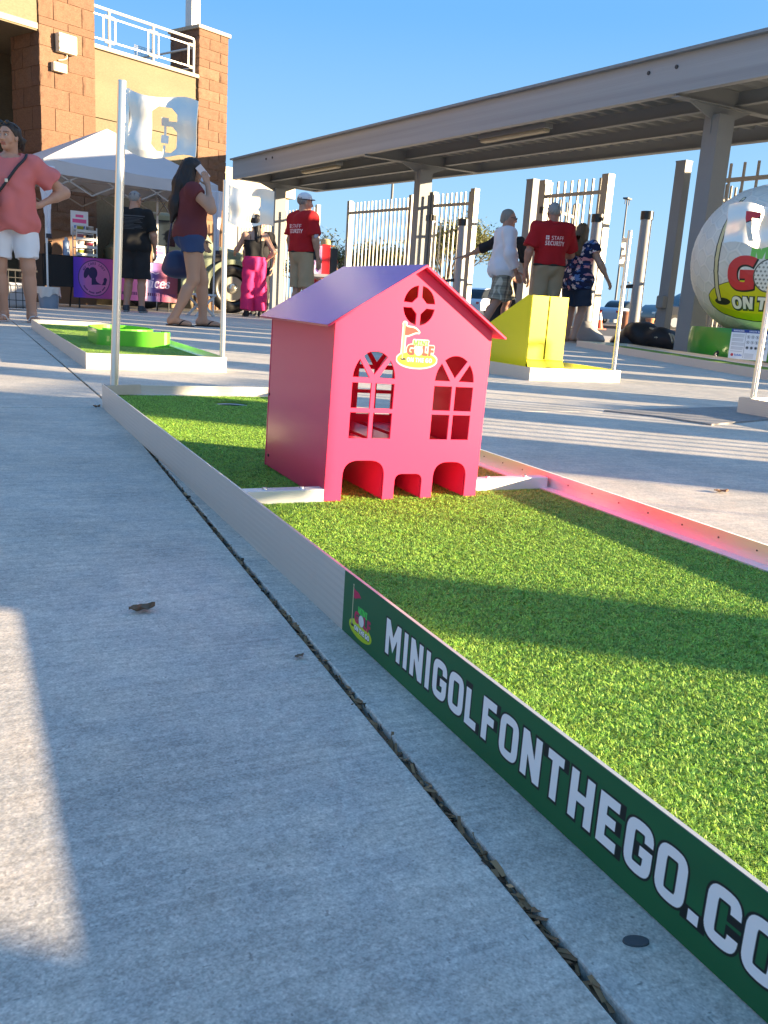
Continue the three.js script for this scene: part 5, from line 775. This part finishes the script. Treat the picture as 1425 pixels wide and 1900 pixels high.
// ------------------------------------------------------------------ the stall: tent, table, goods
const tentCloth = MP(.46, .47, .50, { roughness: .8, side: THREE.DoubleSide, transmission: .12, thickness: 0 });
const whiteSteel = M(.60, .60, .60, { roughness: .4, metalness: .2 });
{
  const A = [1.12, -13.93], ax = [.958, -.287], pz = [-.287, -.958], Wt = 2.8, Dt = 2.0, EV = 2.03, PK = 2.74, P = (u, v, y) => [A[0] + ax[0] * u + pz[0] * v, y, A[1] + ax[1] * u + pz[1] * v];
  const t = thing('stall_tent', 'white pop up tent over the stall before the tan building', 'tent', [0, 0, 0]);
  const top = P(Wt / 2, Dt / 2, PK), cs = [P(0, 0, EV), P(Wt, 0, EV), P(Wt, Dt, EV), P(0, Dt, EV)];
  const panel = (a, b) => { const g = new THREE.BufferGeometry(), pos = [], N = 12; const pt = (i, j) => { const s = i / N, q = j / N, e = lerp3(a, b, q), p = lerp3(e, top, s), sag = -.045 * Math.sin(s * Math.PI) * Math.sin(q * Math.PI) - .02 * Math.sin(q * Math.PI) * (1 - s) + .006 * Math.sin(q * 19 + s * 7) * (1 - s); return [p[0], p[1] + sag + .05 * s * s * (1 - s), p[2]]; }; for (let i = 0; i < N; i++) for (let j = 0; j < N; j++) pos.push(...pt(i, j), ...pt(i, j + 1), ...pt(i + 1, j + 1), ...pt(i, j), ...pt(i + 1, j + 1), ...pt(i + 1, j)); g.setAttribute('position', new THREE.Float32BufferAttribute(pos, 3)); const m = mergeVertices(g, 1e-4); m.computeVertexNormals(); return m; };
  for (let i = 0; i < 4; i++) part(t, 'roof_panel', panel(cs[i], cs[(i + 1) % 4]), tentCloth);
  const val = (a, b) => { const pos = [], N = 24; for (let i = 0; i < N; i++) { const q = i / N, r = (i + 1) / N, s1 = -.02 * Math.sin(q * Math.PI), s2 = -.02 * Math.sin(r * Math.PI), p = lerp3(a, b, q), s = lerp3(a, b, r), w1 = .008 * Math.sin(q * 40), w2 = .008 * Math.sin(r * 40); pos.push(p[0], p[1] + s1, p[2], p[0] + w1, p[1] - .17 + s1, p[2] + w1, s[0] + w2, s[1] - .17 + s2, s[2] + w2, p[0], p[1] + s1, p[2], s[0] + w2, s[1] - .17 + s2, s[2] + w2, s[0], s[1] + s2, s[2]); } const g = new THREE.BufferGeometry(); g.setAttribute('position', new THREE.Float32BufferAttribute(pos, 3)); const m = mergeVertices(g, 1e-4); m.computeVertexNormals(); return m; };
  for (let i = 0; i < 4; i++) part(t, 'valance', val(cs[i], cs[(i + 1) % 4]), tentCloth);
  for (const [u, v] of [[.03, .03], [Wt - .03, .03], [.03, Dt - .03], [Wt - .03, Dt - .03]]) { const lg = part(t, 'leg', [beam(P(u, v, .9), P(u, v, EV), .032, .032), beam(P(u, v, .02), P(u, v, 1.0), .024, .024)], whiteSteel); part(lg, 'foot', box(.1, .01, .1, P(u, v, 0)[0], .006, P(u, v, 0)[2]), whiteSteel); }
  const tr = []; for (const [a, b] of [[[.03, .03], [Wt - .03, .03]], [[.03, Dt - .03], [Wt - .03, Dt - .03]], [[.03, .03], [.03, Dt - .03]], [[Wt - .03, .03], [Wt - .03, Dt - .03]]]) for (let k = 0; k < 4; k++) { const p = (q, y) => P(a[0] + (b[0] - a[0]) * q, a[1] + (b[1] - a[1]) * q, y); tr.push(beam(p(k / 4, k % 2 ? 1.62 : 1.95), p((k + 1) / 4, k % 2 ? 1.95 : 1.62), .014, .02), beam(p(k / 4, k % 2 ? 1.95 : 1.62), p((k + 1) / 4, k % 2 ? 1.62 : 1.95), .014, .02)); } part(t, 'truss', tr, M(.30, .28, .26, { roughness: .5 }));
  for (const [u, v, lab] of [[.06, .02, 0], [Wt + .02, .02, 1]]) { const c0 = P(u, v, 0), f = (x, y, z) => { const k = Math.max(0, Math.min(1, (y - .95) / 1.0)), r = .028 + .11 * k * k + .014 * Math.sin(Math.atan2(z - c0[2], x - c0[0]) * 6 + y * 2); return Math.max(Math.hypot(x - c0[0] + .03 * k, z - c0[2]) - r, y - 1.94, .98 - y); }; const d = part(t, 'tied_curtain', mesh(f, [c0[0] - .25, .9, c0[2] - .25], [c0[0] + .25, 2.0, c0[2] + .25], .02), M(.55, .58, .66, { roughness: .85 })); part(d, 'tie_band', new THREE.CylinderGeometry(.042, .042, .06, 16).translate(c0[0], 1.0, c0[2]), M(.02, .02, .03)); }
}
{
  const a = [1.56, -14.62], b = [3.20, -14.92], dx = b[0] - a[0], dz = b[1] - a[1], L = Math.hypot(dx, dz), turn = -Math.atan2(dz, dx);
  const t = thing('stall_table', 'stall table under a black cloth with purple and pink banner front', 'table', [a[0], 0, a[1]], turn);
  const bk = cloth(.012, .012, .013);
  part(t, 'tabletop', box(L + .5, .03, .7, L / 2 - .18, .755, -.36), bk); part(t, 'tablecloth', [box(L + .5, .45, .012, L / 2 - .18, .53, -.006), box(.012, .55, .7, -.44, .48, -.36)], bk);
  for (const x of [-.32, .12, L - .1]) part(t, 'leg', [cyl([x, 0, -.1], [x + .05, .75, -.2], .013), cyl([x, 0, -.6], [x + .05, .75, -.5], .013)], M(.03, .03, .03));
  const tex = canvasTex(1024, 320, (c, w, h) => {
    const g = c.createLinearGradient(0, 0, w, 0);[[0, '#4a22a8'], [.07, '#6a35b8'], [.12, '#a4409c'], [.3, '#b0438c'], [.45, '#d85a9c'], [.62, '#ff8fb8'], [.72, '#e9d4ec'], [.76, '#5a4a9c'], [.86, '#8a3a58'], [1, '#7a3040']].forEach(([q, s]) => g.addColorStop(q, s)); c.fillStyle = g; c.fillRect(0, 0, w, h);
    c.strokeStyle = '#2a1450'; c.lineWidth = 8; c.beginPath(); c.ellipse(195, 160, 148, 140, 0, 0, 7); c.stroke(); c.globalAlpha = .35; c.fillStyle = '#e8a8b0'; c.fill(); c.globalAlpha = 1; c.fillStyle = '#22114a';
    c.beginPath(); c.ellipse(180, 118, 42, 46, 0, 0, 7); c.fill(); c.beginPath(); c.ellipse(122, 120, 22, 46, .4, 0, 7); c.fill(); c.beginPath(); c.moveTo(168, 150); c.lineTo(206, 150); c.bezierCurveTo(200, 190, 240, 205, 268, 206); c.lineTo(168, 214); c.closePath(); c.fill(); c.beginPath(); c.moveTo(262, 212); c.lineTo(284, 178); c.lineTo(312, 180); c.lineTo(300, 210); c.closePath(); c.fill(); c.beginPath(); c.arc(298, 168, 17, 0, 7); c.fill();
    c.textAlign = 'center'; c.font = 'bold 27px sans-serif'; const arc = (s, r, a0, da) => { [...s].forEach((ch, i) => { c.save(); c.translate(195, 160); c.rotate(a0 + i * da); c.translate(0, -r); c.fillText(ch, 0, 0); c.restore(); }); }; arc('MY CAKE LADY', 108, -.95, .17);for (let i = 0; i < 22; i++) { if (i % 6 === 5) continue; c.save(); c.translate(195, 160); c.rotate(.98 - i * .092); c.fillRect(-4, 112, 8, 12); c.restore(); }
    c.fillStyle = '#f7e4f2'; c.font = 'italic bold 104px serif'; c.fillText('C', 405, 190); c.fillText('Slices', 790, 205); c.lineWidth = 5; c.strokeStyle = '#f7e4f2'; c.beginPath(); c.moveTo(690, 96); c.bezierCurveTo(720, 60, 730, 110, 752, 84); c.bezierCurveTo(770, 60, 780, 108, 830, 80); c.stroke(); c.fillStyle = '#5a1f58'; for (let i = 0; i < 30; i++) if (i % 8 !== 7) c.fillRect(380 + i * 21, 250, 14, 24);
  });
  const bpos = [], N = 30; const geo = new THREE.PlaneGeometry(L, .60, N, 4), p = geo.attributes.position; for (let i = 0; i < p.count; i++) { const x = p.getX(i), y = p.getY(i); p.setZ(i, .014 * Math.sin(x * 11) * (.4 - y) + .008 * Math.sin(x * 23 + y * 5)); } geo.computeVertexNormals();
  part(t, 'banner', geo.translate(L / 2, .46, .025), M(1, 1, 1, { map: tex, roughness: .55, side: THREE.DoubleSide }), 'purple and pink vinyl banner with round emblem and script lettering');
  const q = (u, v) => { const c = Math.cos(turn), s = Math.sin(turn); return [a[0] + u * c + v * s, .77, a[1] - u * s + v * c]; };
  const rk = thing('display_rack', 'white tiered display rack of small cups on the stall table', 'display rack', q(.24, -.16), turn + .1); const fr = [];
  for (const x of [-.16, .16]) for (const z of [-.08, .06]) fr.push(box(.014, .44, .014, x, .22, z)); for (let i = 0; i < 4; i++) fr.push(box(.33, .012, .15, 0, .02 + i * .115, -.01), box(.33, .04, .004, 0, .035 + i * .115, .068)); part(rk, 'frame', fr, M(.62, .62, .60, { roughness: .4 }));
  const cols = [[.55, .08, .12], [.25, .27, .02], [.04, .04, .05], [.5, .5, .5], [.28, .25, .22], [.3, .1, .12]]; for (let i = 0; i < 4; i++) for (let j = 0; j < 2; j++) { const it = part(rk, 'cake_cup', new THREE.CylinderGeometry(.055, .045, .075, 16).translate(-.075 + j * .15, .066 + i * .115, .0), M(...cols[(i * 2 + j * 3 + 1) % 6], { roughness: .4 })); part(it, 'lid', new THREE.CylinderGeometry(.058, .058, .012, 16).translate(-.075 + j * .15, .108 + i * .115, 0), M(.55, .55, .55, { roughness: .3 })); }
  const st = canvasTex(128, 160, (c, w, h) => { c.fillStyle = '#dfe4ee'; c.fillRect(0, 0, w, h); c.fillStyle = '#e35c9c'; c.fillRect(34, 22, 60, 18); c.fillRect(10, 52, 106, 26); c.fillStyle = '#4a78c8'; c.fillRect(22, 96, 84, 18); c.fillStyle = '#9aa6bb'; c.fillRect(18, 128, 92, 6); });
  const sg = thing('price_sign', 'white upright sign with pink and blue bars standing behind the display rack', 'sign', q(.20, -.30), turn); part(sg, 'card', rbox(.27, .36, .012, 0, .50, 0, .006), M(.75, .76, .80)); part(sg, 'print', new THREE.PlaneGeometry(.255, .345).translate(0, .50, .0068), M(1, 1, 1, { map: st })); part(sg, 'stand', [cyl([0, 0, -.02], [0, .34, -.01], .012), box(.16, .012, .12, 0, .006, 0)], M(.5, .5, .5));
  const s2 = thing('price_sign', 'small white leaning price card at the right end of the stall table', 'sign', q(1.42, -.12), turn); part(s2, 'card', rbox(.2, .27, .008, 0, .135, 0, .004).rotateX(-.12), M(1, 1, 1, { map: st })); part(s2, 'strut', box(.05, .16, .006, 0, .08, -.03), M(.3, .2, .14));
  const bx = thing('wooden_crate', 'brown upright wooden stand beside the price card on the table', 'stand', q(1.22, -.2), turn); part(bx, 'panel', [rbox(.05, .34, .2, -.03, .17, 0), rbox(.04, .3, .2, .05, .15, 0)], M(.20, .10, .05));
  const jug = thing('drink_bottle', 'blue water bottle at the left of the display rack', 'bottle', q(-.03, -.22), 0); part(jug, 'bottle', new THREE.CylinderGeometry(.05, .05, .22, 16).translate(0, .11, 0), M(.25, .34, .50, { roughness: .2 })); part(jug, 'neck', new THREE.CylinderGeometry(.02, .035, .05, 12).translate(0, .245, 0), M(.4, .45, .5));
  const pot = thing('dark_jar', 'dark lidded jar at the far left of the stall table', 'jar', q(-.28, -.3), 0); part(pot, 'jar', new THREE.LatheGeometry([[0, 0], [.05, 0], [.06, .1], [.05, .17], [.03, .18]].map(v => new THREE.Vector2(...v)), 16), M(.02, .016, .014)); part(pot, 'lid', new THREE.CylinderGeometry(.06, .06, .015, 16).translate(0, .19, 0), M(.03, .025, .02));
}
{
  const t = thing('waste_bin', 'grey blue waste bin with white liner beside the stall table', 'bin', [1.13, 0, -13.72], .2);
  part(t, 'bucket', new THREE.CylinderGeometry(.15, .125, .27, 28, 1, true).translate(0, .135, 0), M(.17, .23, .31, { roughness: .4, side: THREE.DoubleSide }));
  const g = new THREE.CylinderGeometry(.156, .150, .12, 40, 5, true), p = g.attributes.position; for (let i = 0; i < p.count; i++) { const a = Math.atan2(p.getZ(i), p.getX(i)), y = p.getY(i), k = 1 + .05 * Math.sin(a * 9 + y * 30) * (.06 - y) / .12 + .06 * (.06 - y) / .12; p.setX(i, p.getX(i) * k); p.setZ(i, p.getZ(i) * k); if (y < -.04) p.setY(i, y - .03 * Math.sin(a * 3 + 1) - .015 * Math.sin(a * 8)); } g.computeVertexNormals(); part(t, 'liner', g.translate(0, .235, 0), MP(.62, .62, .60, { roughness: .4, side: THREE.DoubleSide, transmission: .25 }));
}
{ // folding stool with paper bag, wire crate, pram wheel
  const s = thing('folding_stool', 'low white folding stool behind the legs of the woman in maroon', 'stool', [3.33, 0, -13.8], .3); part(s, 'seat', rbox(.36, .03, .3, 0, .32, 0), M(.55, .55, .55)); for (const [a, b] of [[-1, 1], [1, -1]]) part(s, 'leg', [beam([a * .16, 0, .12], [b * .16, .31, .12], .03, .03), beam([a * .16, 0, -.12], [b * .16, .31, -.12], .03, .03)], M(.55, .55, .53));
  const b = thing('paper_bag', 'tan paper bag standing on the white folding stool', 'bag', [3.33, .338, -13.8], .5); part(b, 'bag', prism([[-.09, 0, .06], [.09, 0, .06], [.09, 0, -.06], [-.09, 0, -.06]], [[-.1, .32, .05], [.1, .34, .045], [.1, .33, -.05], [-.1, .31, -.045]]), M(.46, .34, .17, { roughness: .9 })); part(b, 'handle', tube([[-.04, .32, .047], [-.03, .39, .045], [.03, .39, .045], [.04, .32, .047]], .004, 5, 10), M(.4, .3, .16));
  const c = thing('wire_crate', 'black wire crate behind the legs of the woman in pink', 'crate', [.62, 0, -12.2], .2), m = M(.015, .015, .016); const g = []; for (const z of [-.16, .16]) { for (let i = 0; i < 6; i++) { g.push(box(.008, .46, .008, -.2 + i * .08, .25, z), box(.42, .008, .008, 0, .03 + i * .09, z)); } } for (const x of [-.2, .2]) for (let i = 0; i < 6; i++) g.push(box(.008, .008, .32, x, .03 + i * .09, 0)); part(c, 'wire_grid', g, m).userData.kind = 'stuff'; part(c, 'rim', [box(.43, .02, .02, 0, .48, .16), box(.43, .02, .02, 0, .48, -.16), box(.02, .02, .34, .21, .48, 0), box(.02, .02, .34, -.21, .48, 0)], m); part(c, 'contents', rbox(.3, .3, .22, 0, .18, 0, .05), M(.4, .4, .42));
  const w = thing('pram', 'black pram with its big wheel at the left edge of the view', 'pram', [.22, 0, -8.45], .25), bk = M(.014, .014, .015, { roughness: .5 });
  const wheel = (x, z, r) => { const q = part(w, 'wheel', [new THREE.TorusGeometry(r - .02, .022, 10, 36).rotateY(1.35).translate(x, r, z)], bk); part(q, 'rim', [new THREE.TorusGeometry(r - .05, .008, 8, 36).rotateY(1.35).translate(x, r, z), ...[0, 1, 2, 3, 4, 5].map(i => cyl([x + Math.cos(i * 1.047) * (r - .05) * .22, r + Math.sin(i * 1.047) * (r - .05), z - Math.cos(i * 1.047) * (r - .05) * .97], [x, r, z], .006, .01, 6))], M(.4, .4, .42, { metalness: .8, roughness: .3 })); };
  wheel(-.02, .0, .145); wheel(-.52, .1, .145); wheel(-.3, -.7, .11); part(w, 'chassis', [cyl([-.02, .145, 0], [-.52, .145, .1], .012), cyl([-.27, .15, .05], [-.3, .5, -.3], .016), cyl([-.3, .11, -.7], [-.27, .75, .15], .016), cyl([-.45, 1.0, .35], [-.1, 1.0, .35], .016), cyl([-.27, .5, -.1], [-.28, 1.0, .35], .016)], bk); part(w, 'seat', mesh(join([ellF([-.28, .55, -.15], [.17, .12, .26]), ellF([-.28, .72, .05], [.17, .24, .10])], .06), [-.5, .35, -.5], [-.05, 1.05, .25], .025), M(.03, .03, .035));
}
{ // vehicle behind the stall
  const t = thing('parked_truck', 'grey green vintage vehicle with black stripe parked behind the stall', 'vehicle', [3.9, 0, -17.3], 0); const gp = MP(.20, .235, .16, { roughness: .35, clearcoat: .5 }), bk = M(.012, .012, .013, { roughness: .35 });
  const side = shapeOf([[-1.35, .35], [-1.4, 1.0], [-1.3, 1.08], [-1.15, 1.62], [.0, 1.66], [.35, 1.15], [.75, 1.10], [1.05, 1.0], [1.2, .8], [1.22, .4], [1.0, .38]]);
  for (const cx of [.62, -.9]) { const h = new THREE.Path(); }
  const body = part(t, 'body', extr(side, 1.0, .06, { bevelSegments: 4 }).translate(0, 0, -.5), gp); part(body, 'window', [extr(shapeOf([[-1.1, 1.12], [-1.0, 1.55], [-.35, 1.57], [-.35, 1.12]]), .01).translate(0, 0, .562), extr(shapeOf([[-.28, 1.12], [-.28, 1.57], [-.04, 1.58], [.22, 1.12]]), .01).translate(0, 0, .562)], M(.015, .02, .025, { roughness: .08 }));
  part(t, 'stripe', extr(shapeOf([[.30, .36], [.36, 1.12], [.52, 1.13], [.56, .6], [.52, .36]]), .008).translate(0, 0, .561), bk); part(t, 'emblem', new THREE.CircleGeometry(.11, 24).translate(.12, .78, .563), M(.6, .44, .02));
  part(t, 'fender', extr((() => { const s = new THREE.Shape(); s.absarc(.72, .44, .53, 0, Math.PI, false); s.absarc(.72, .44, .46, Math.PI, 0, true); return s; })(), .14, .01).translate(0, 0, .5), gp);
  for (const x of [.72, -.85]) { const w = part(t, 'wheel', new THREE.TorusGeometry(.34, .11, 14, 36).translate(x, .45, .55), bk); part(w, 'rim', [new THREE.CylinderGeometry(.22, .22, .12, 28).rotateX(Math.PI / 2).translate(x, .45, .56)], M(.55, .53, .47, { metalness: .7, roughness: .35 })); part(w, 'hub_cap', new THREE.SphereGeometry(.10, 16, 10).scale(1, 1, .5).translate(x, .45, .62), M(.6, .58, .5, { metalness: .9, roughness: .2 })); }
  part(t, 'headlight', new THREE.SphereGeometry(.1, 16, 12).translate(1.2, .85, .35), M(.6, .6, .55, { roughness: .1 })); part(t, 'mirror', rbox(.06, .12, .09, .22, 1.2, .66, .02), bk);
}
{ // seated seller with hat, small table and boxes
  const C = person('seller in straw hat seated behind the red and pink boxes', [5.5, -14.25], .1, { H: 1.62, cell: .016, headCell: .007, handCell: .008, skin: [.46, .24, .16], J: { pel: [0, .55, 0], hipL: [.09, .55, 0], hipR: [-.09, .55, 0], knL: [.12, .52, .40], knR: [-.12, .52, .40], anL: [.12, .09, .40], anR: [-.12, .09, .40], toL: [.13, .03, .56], toR: [-.13, .03, .56], chest: [0, .95, 0], shL: [.178, 1.06, 0], shR: [-.178, 1.06, 0], neck: [0, 1.12, 0], head: [0, 1.27, .02], elL: [.24, .80, .08], elR: [-.24, .80, .08], wrL: [.15, .70, .3], wrR: [-.15, .70, .3] }, seated: 1 });
  C.hp('straw_hat', merge([new THREE.CylinderGeometry(.085, .10, .10, 24).translate(0, .095, -.01), new THREE.SphereGeometry(.086, 20, 8, 0, 6.29, 0, 1.57).scale(1, .4, 1).translate(0, .145, -.01), new THREE.LatheGeometry([[.095, .05], [.13, .045], [.175, .062], [.176, .068], [.13, .053], [.095, .06]].map(v => new THREE.Vector2(...v)), 32).translate(0, 0, -.01)]), M(.50, .36, .18, { roughness: .9 }));
  part(C.t, 'red_shirt', mesh(join([ellF([0, .85, 0], [.185, .24, .14]), capF([-.16, .99, 0], [.16, .99, 0], .075), ellF([0, .62, 0], [.19, .14, .15])], .06), [-.32, .45, -.22], [.32, 1.1, .22], .014), cloth(.42, .03, .035)); 
  const tb = thing('side_table', 'grey folding table holding boxes left of the near fence', 'table', [5.15, 0, -13.55], -.35), gm = M(.33, .34, .36, { roughness: .5 }); part(tb, 'tabletop', rbox(1.0, .05, .5, .1, .725, 0, .01), gm); for (const x of [-.36, .56]) part(tb, 'leg', [cyl([x, 0, .2], [x, .7, .2], .014), cyl([x, 0, -.2], [x, .7, -.2], .014)], M(.5, .5, .5));
  const b1 = thing('display_box', 'pink patterned box on the grey side table', 'box', [5.02, .752, -13.5], -.2), pk = canvasTex(128, 128, (c, w, h) => { c.fillStyle = '#dcb4d4'; c.fillRect(0, 0, w, h); c.fillStyle = '#6a4a96'; for (const [x, y, r] of [[40, 34, 14], [90, 20, 8], [54, 80, 18], [98, 70, 12], [24, 110, 10], [90, 112, 14]]) { c.beginPath(); c.ellipse(x, y, r, r * .6, .3, 0, 7); c.fill(); } }); part(b1, 'carton', prism([[-.12, 0, .1], [.12, 0, .1], [.12, 0, -.1], [-.12, 0, -.1]], [[-.04, .40, .08], [.12, .42, .08], [.12, .42, -.08], [-.04, .40, -.08]]), M(1, 1, 1, { map: pk })); part(b1, 'flap', box(.1, .004, .18, .05, .43, 0), M(.7, .4, .6));
  const b2 = thing('display_box', 'tall red and black box beside the pink patterned box', 'box', [5.29, .752, -13.52], -.25); part(b2, 'red_side', rbox(.13, .45, .2, -.06, .225, 0, .006), M(.55, .015, .02, { roughness: .4 })); part(b2, 'black_side', rbox(.11, .40, .2, .065, .2, 0, .006), M(.01, .01, .012, { roughness: .4 }));
}
// ------------------------------------------------------------------ beyond the gates: cars, planters, cone, lamps, trees
function car(label, pos, turn, col, kind) {
  const t = thing('parked_car', label, 'car', pos, turn, 'cars parked beyond the gates'), suv = kind === 'suv', h = suv ? 1.72 : 1.45;
  const s = new THREE.Shape(); s.moveTo(-2.2, .35); s.lineTo(-2.25, .7); s.bezierCurveTo(-2.25, .9, -2.1, suv ? 1.0 : .92, -1.9, suv ? 1.02 : .95); s.lineTo(2.0, suv ? .98 : .86); s.bezierCurveTo(2.25, .8, 2.28, .6, 2.25, .35); s.closePath();
  const paint = MP(...col, { roughness: .3, clearcoat: .8, clearcoatRoughness: .1 }), gl = M(.012, .016, .02, { roughness: .06 }), bk = M(.012, .012, .012);
  part(t, 'body', extr(s, 1.62, .07, { bevelSegments: 3 }).translate(0, 0, -.81), paint); const c = new THREE.Shape(); c.moveTo(suv ? -2.05 : -1.7, .95); c.bezierCurveTo(suv ? -1.95 : -1.3, h, suv ? -1.7 : -.9, h, -.3, h); c.bezierCurveTo(.4, h, .6, h - .1, 1.25, .92); c.closePath(); const cab = part(t, 'cabin', extr(c, 1.3, .1, { bevelSegments: 3 }).translate(0, -.06, -.65), gl); part(cab, 'roof', extr((() => { const q = new THREE.Shape(); q.moveTo(suv ? -1.75 : -1.05, h - .09); q.bezierCurveTo(-.9, h + .0, -.3, h + .035, .25, h - .05); q.lineTo(.2, h - .09); q.closePath(); return q; })(), 1.34, .06).translate(0, .0, -.67), paint);
  for (const x of [-.75, .35]) part(t, 'pillar', [beam([x, .9, .76], [x - .06, h - .1, .69], .07, .05), beam([x, .9, -.76], [x - .06, h - .1, -.69], .07, .05)], paint);
  for (const x of [-1.4, 1.4]) for (const z of [-.8, .8]) { const w = part(t, 'wheel', new THREE.CylinderGeometry(.34, .34, .22, 28).rotateX(Math.PI / 2).translate(x, .34, z), bk); part(w, 'rim', new THREE.CylinderGeometry(.21, .21, .235, 20).rotateX(Math.PI / 2).translate(x, .34, z), M(.5, .5, .5, { metalness: .8, roughness: .3 })); }
  for (const z of [-.6, .6]) { part(t, 'headlight', rbox(.08, .14, .34, 2.27, .68, z, .03), M(.7, .7, .66, { roughness: .1 })); part(t, 'tail_light', rbox(.06, .16, .26, -2.29, .75, z, .02), M(.4, .01, .01, { roughness: .2 })); }
}
car('blue car at left of the row, partly behind the cone', [30.6, 0, -42.5], .25, [.035, .07, .15]);
car('silver blue sedan behind the terracotta planters', [39.5, 0, -47.2], .42, [.32, .38, .46]);
car('black car nearest the gates beside the wide gate post', [30.2, 0, -31.4], 2.9, [.012, .012, .016], 'suv');
car('white car seen between the gates left of the man in white', [32.5, 0, -52.5], .35, [.6, .62, .66], 'suv');
car('dark sedan far behind the black car', [47, 0, -52], .4, [.03, .035, .05]);
function planter(label, x, z, h, r, col) { const t = thing('planter', label, 'planter', [x, 0, z], 0, 'terracotta planters beyond the gates'); part(t, 'pot', new THREE.LatheGeometry([[0, 0], [r * .72, 0], [r * .92, h * .84], [r, h * .84], [r, h], [r * .86, h], [r * .84, h * .9], [0, h * .88]].map(v => new THREE.Vector2(...v)), 28), M(...col, { roughness: .85 })); part(t, 'soil', new THREE.CylinderGeometry(r * .84, r * .84, .02, 24).translate(0, h * .92, 0), soil); }
planter('large terracotta planter left of the grey pillar on the black base', 22.0, -26.3, .64, .25, [.36, .15, .085]); planter('sunlit terracotta planter right of the grey pillar', 26.2, -29.7, .46, .19, [.42, .19, .10]); planter('small terracotta pot half hidden by the grey pillar', 25.4, -29.6, .3, .13, [.40, .20, .12]);
{ const f0 = ellF([0, .1, 0], [.5, .32, .35]); const b = part(scene, 'boulder', mesh((x, y, z) => Math.max(f0(x, y, z) + .06 * (n3(x * 5, y * 5, z * 5) - .5), -y), [-.65, -.02, -.5], [.65, .5, .5], .04), M(.15, .13, .12, { roughness: .95 })); b.position.set(28.2, 0, -29.2); tag(b, 'dark boulder on the planting strip beside the sunlit planter', 'boulder'); }
{ const t = thing('traffic_cone', 'orange traffic cone with white collars beyond the gates', 'traffic cone', [17.7, 0, -22.3]); const o = M(.72, .075, .02, { roughness: .5 }), w = M(.7, .7, .68); part(t, 'base', rbox(.32, .03, .32, 0, .015, 0, .005), o); part(t, 'cone', new THREE.CylinderGeometry(.02, .13, .5, 24).translate(0, .28, 0), o); part(t, 'collar', new THREE.CylinderGeometry(.052, .085, .14, 24).translate(0, .35, 0), w); part(t, 'collar', new THREE.CylinderGeometry(.032, .047, .06, 24).translate(0, .465, 0), w); }
{ const t = thing('round_tank', 'white rounded tank standing behind the traffic cone', 'tank', [20.5, 0, -27.3]); part(t, 'tank', new THREE.SphereGeometry(.36, 24, 16).scale(1, 1.1, 1).translate(0, .65, 0), M(.66, .64, .58, { roughness: .5 })); part(t, 'stand', new THREE.CylinderGeometry(.16, .22, .35, 20).translate(0, .17, 0), M(.5, .48, .44)); }
function lamp(label, x, z, h) { const t = thing('light_pole', label, 'street lamp', [x, 0, z], .5, 'car park light poles'), m = M(.13, .13, .13, { roughness: .6 }); part(t, 'pole', cyl([0, 0, 0], [0, h, 0], .10, .06, 10), m); part(t, 'lamp_head', [box(.9, .12, .4, .0, h, 0), box(.06, .5, .06, -.4, h - .2, 0), box(.06, .5, .06, .4, h - .2, 0)], m); part(t, 'base', new THREE.CylinderGeometry(.3, .3, .7, 14).translate(0, .35, 0), M(.4, .38, .35)); }
lamp('tall light pole in the car park right of the guard', 48.1, -58.9, 9.6); lamp('light pole rising behind the middle fence panel to the canopy', 22.2, -47.5, 9.2); lamp('very distant light pole seen through the gate gap', 102.8, -122.9, 6.4);
const leafMats = [[.105, .12, .022], [.07, .085, .02], [.15, .155, .03]].map(c => MP(...c, { roughness: .8, side: THREE.DoubleSide, transmission: .25, thickness: 0 })), bark = M(.10, .075, .05, { roughness: 1 });
function tree(label, x, z, h, w, n, mi, sd) {
  const t = thing('desert_tree', label, 'tree', [x, 0, z], 0, null); seed = sd; const tips = [], br = [];
  const grow = (p, d, l, r, lv) => { const q = add3(p, mul3(d, l)); br.push(cyl(p, q, r, r * .65, 6)); if (lv === 0) { tips.push(q, lerp3(p, q, .5)); return; } const k = 3 + (rnd() < .5 ? 1 : 0); for (let i = 0; i < k; i++) grow(lerp3(p, q, rr(.6, 1)), norm3(add3(d, [rr(-.8, .8) * w / h * 1.5, rr(-.25, .45), rr(-.8, .8) * w / h * 1.5])), l * rr(.55, .85), r * .6, lv - 1); };
  for (let i = 0; i < 3; i++) grow([rr(-.1, .1), 0, rr(-.1, .1)], norm3([rr(-.5, .5) * w / h, 1, rr(-.5, .5) * w / h]), h * .36, .05, 3); part(t, 'trunk', br, bark);
  const pos = []; for (let i = 0; i < n; i++) { const c = tips[Math.floor(rnd() * tips.length)], s = w * .10, p = [c[0] + rr(-s, s) * 1.3, c[1] + rr(-s, s), c[2] + rr(-s, s) * 1.3], l = rr(.03, .075), a = rr(0, 6.28), b = rr(-1, 1), u = [Math.cos(a) * l, b * l, Math.sin(a) * l], v = [-Math.sin(a) * l * .35, rr(-.3, .3) * l, Math.cos(a) * l * .35]; pos.push(...sub3(p, u), ...add3(p, v), ...add3(p, u), ...sub3(p, u), ...add3(p, u), ...sub3(p, v)); }
  const g = new THREE.BufferGeometry(); g.setAttribute('position', new THREE.Float32BufferAttribute(pos, 3)); g.computeVertexNormals(); part(t, 'crown', g, leafMats[mi]);
}
tree('olive green thin tree behind the seller in the straw hat', 9.9, -25.3, 2.5, 1.9, 5200, 1, 101); tree('yellow green tree behind the wide picket fence panel', 11.3, -24.6, 2.6, 2.4, 6500, 2, 202); tree('yellow green tall tree behind the narrow gate', 12.1, -22.2, 3.3, 1.9, 6500, 2, 303); tree('sparse far shrub behind the fence at left of the guard', 7.9, -27, 1.8, 1.6, 2500, 1, 404);
renderer.render(scene, camera);
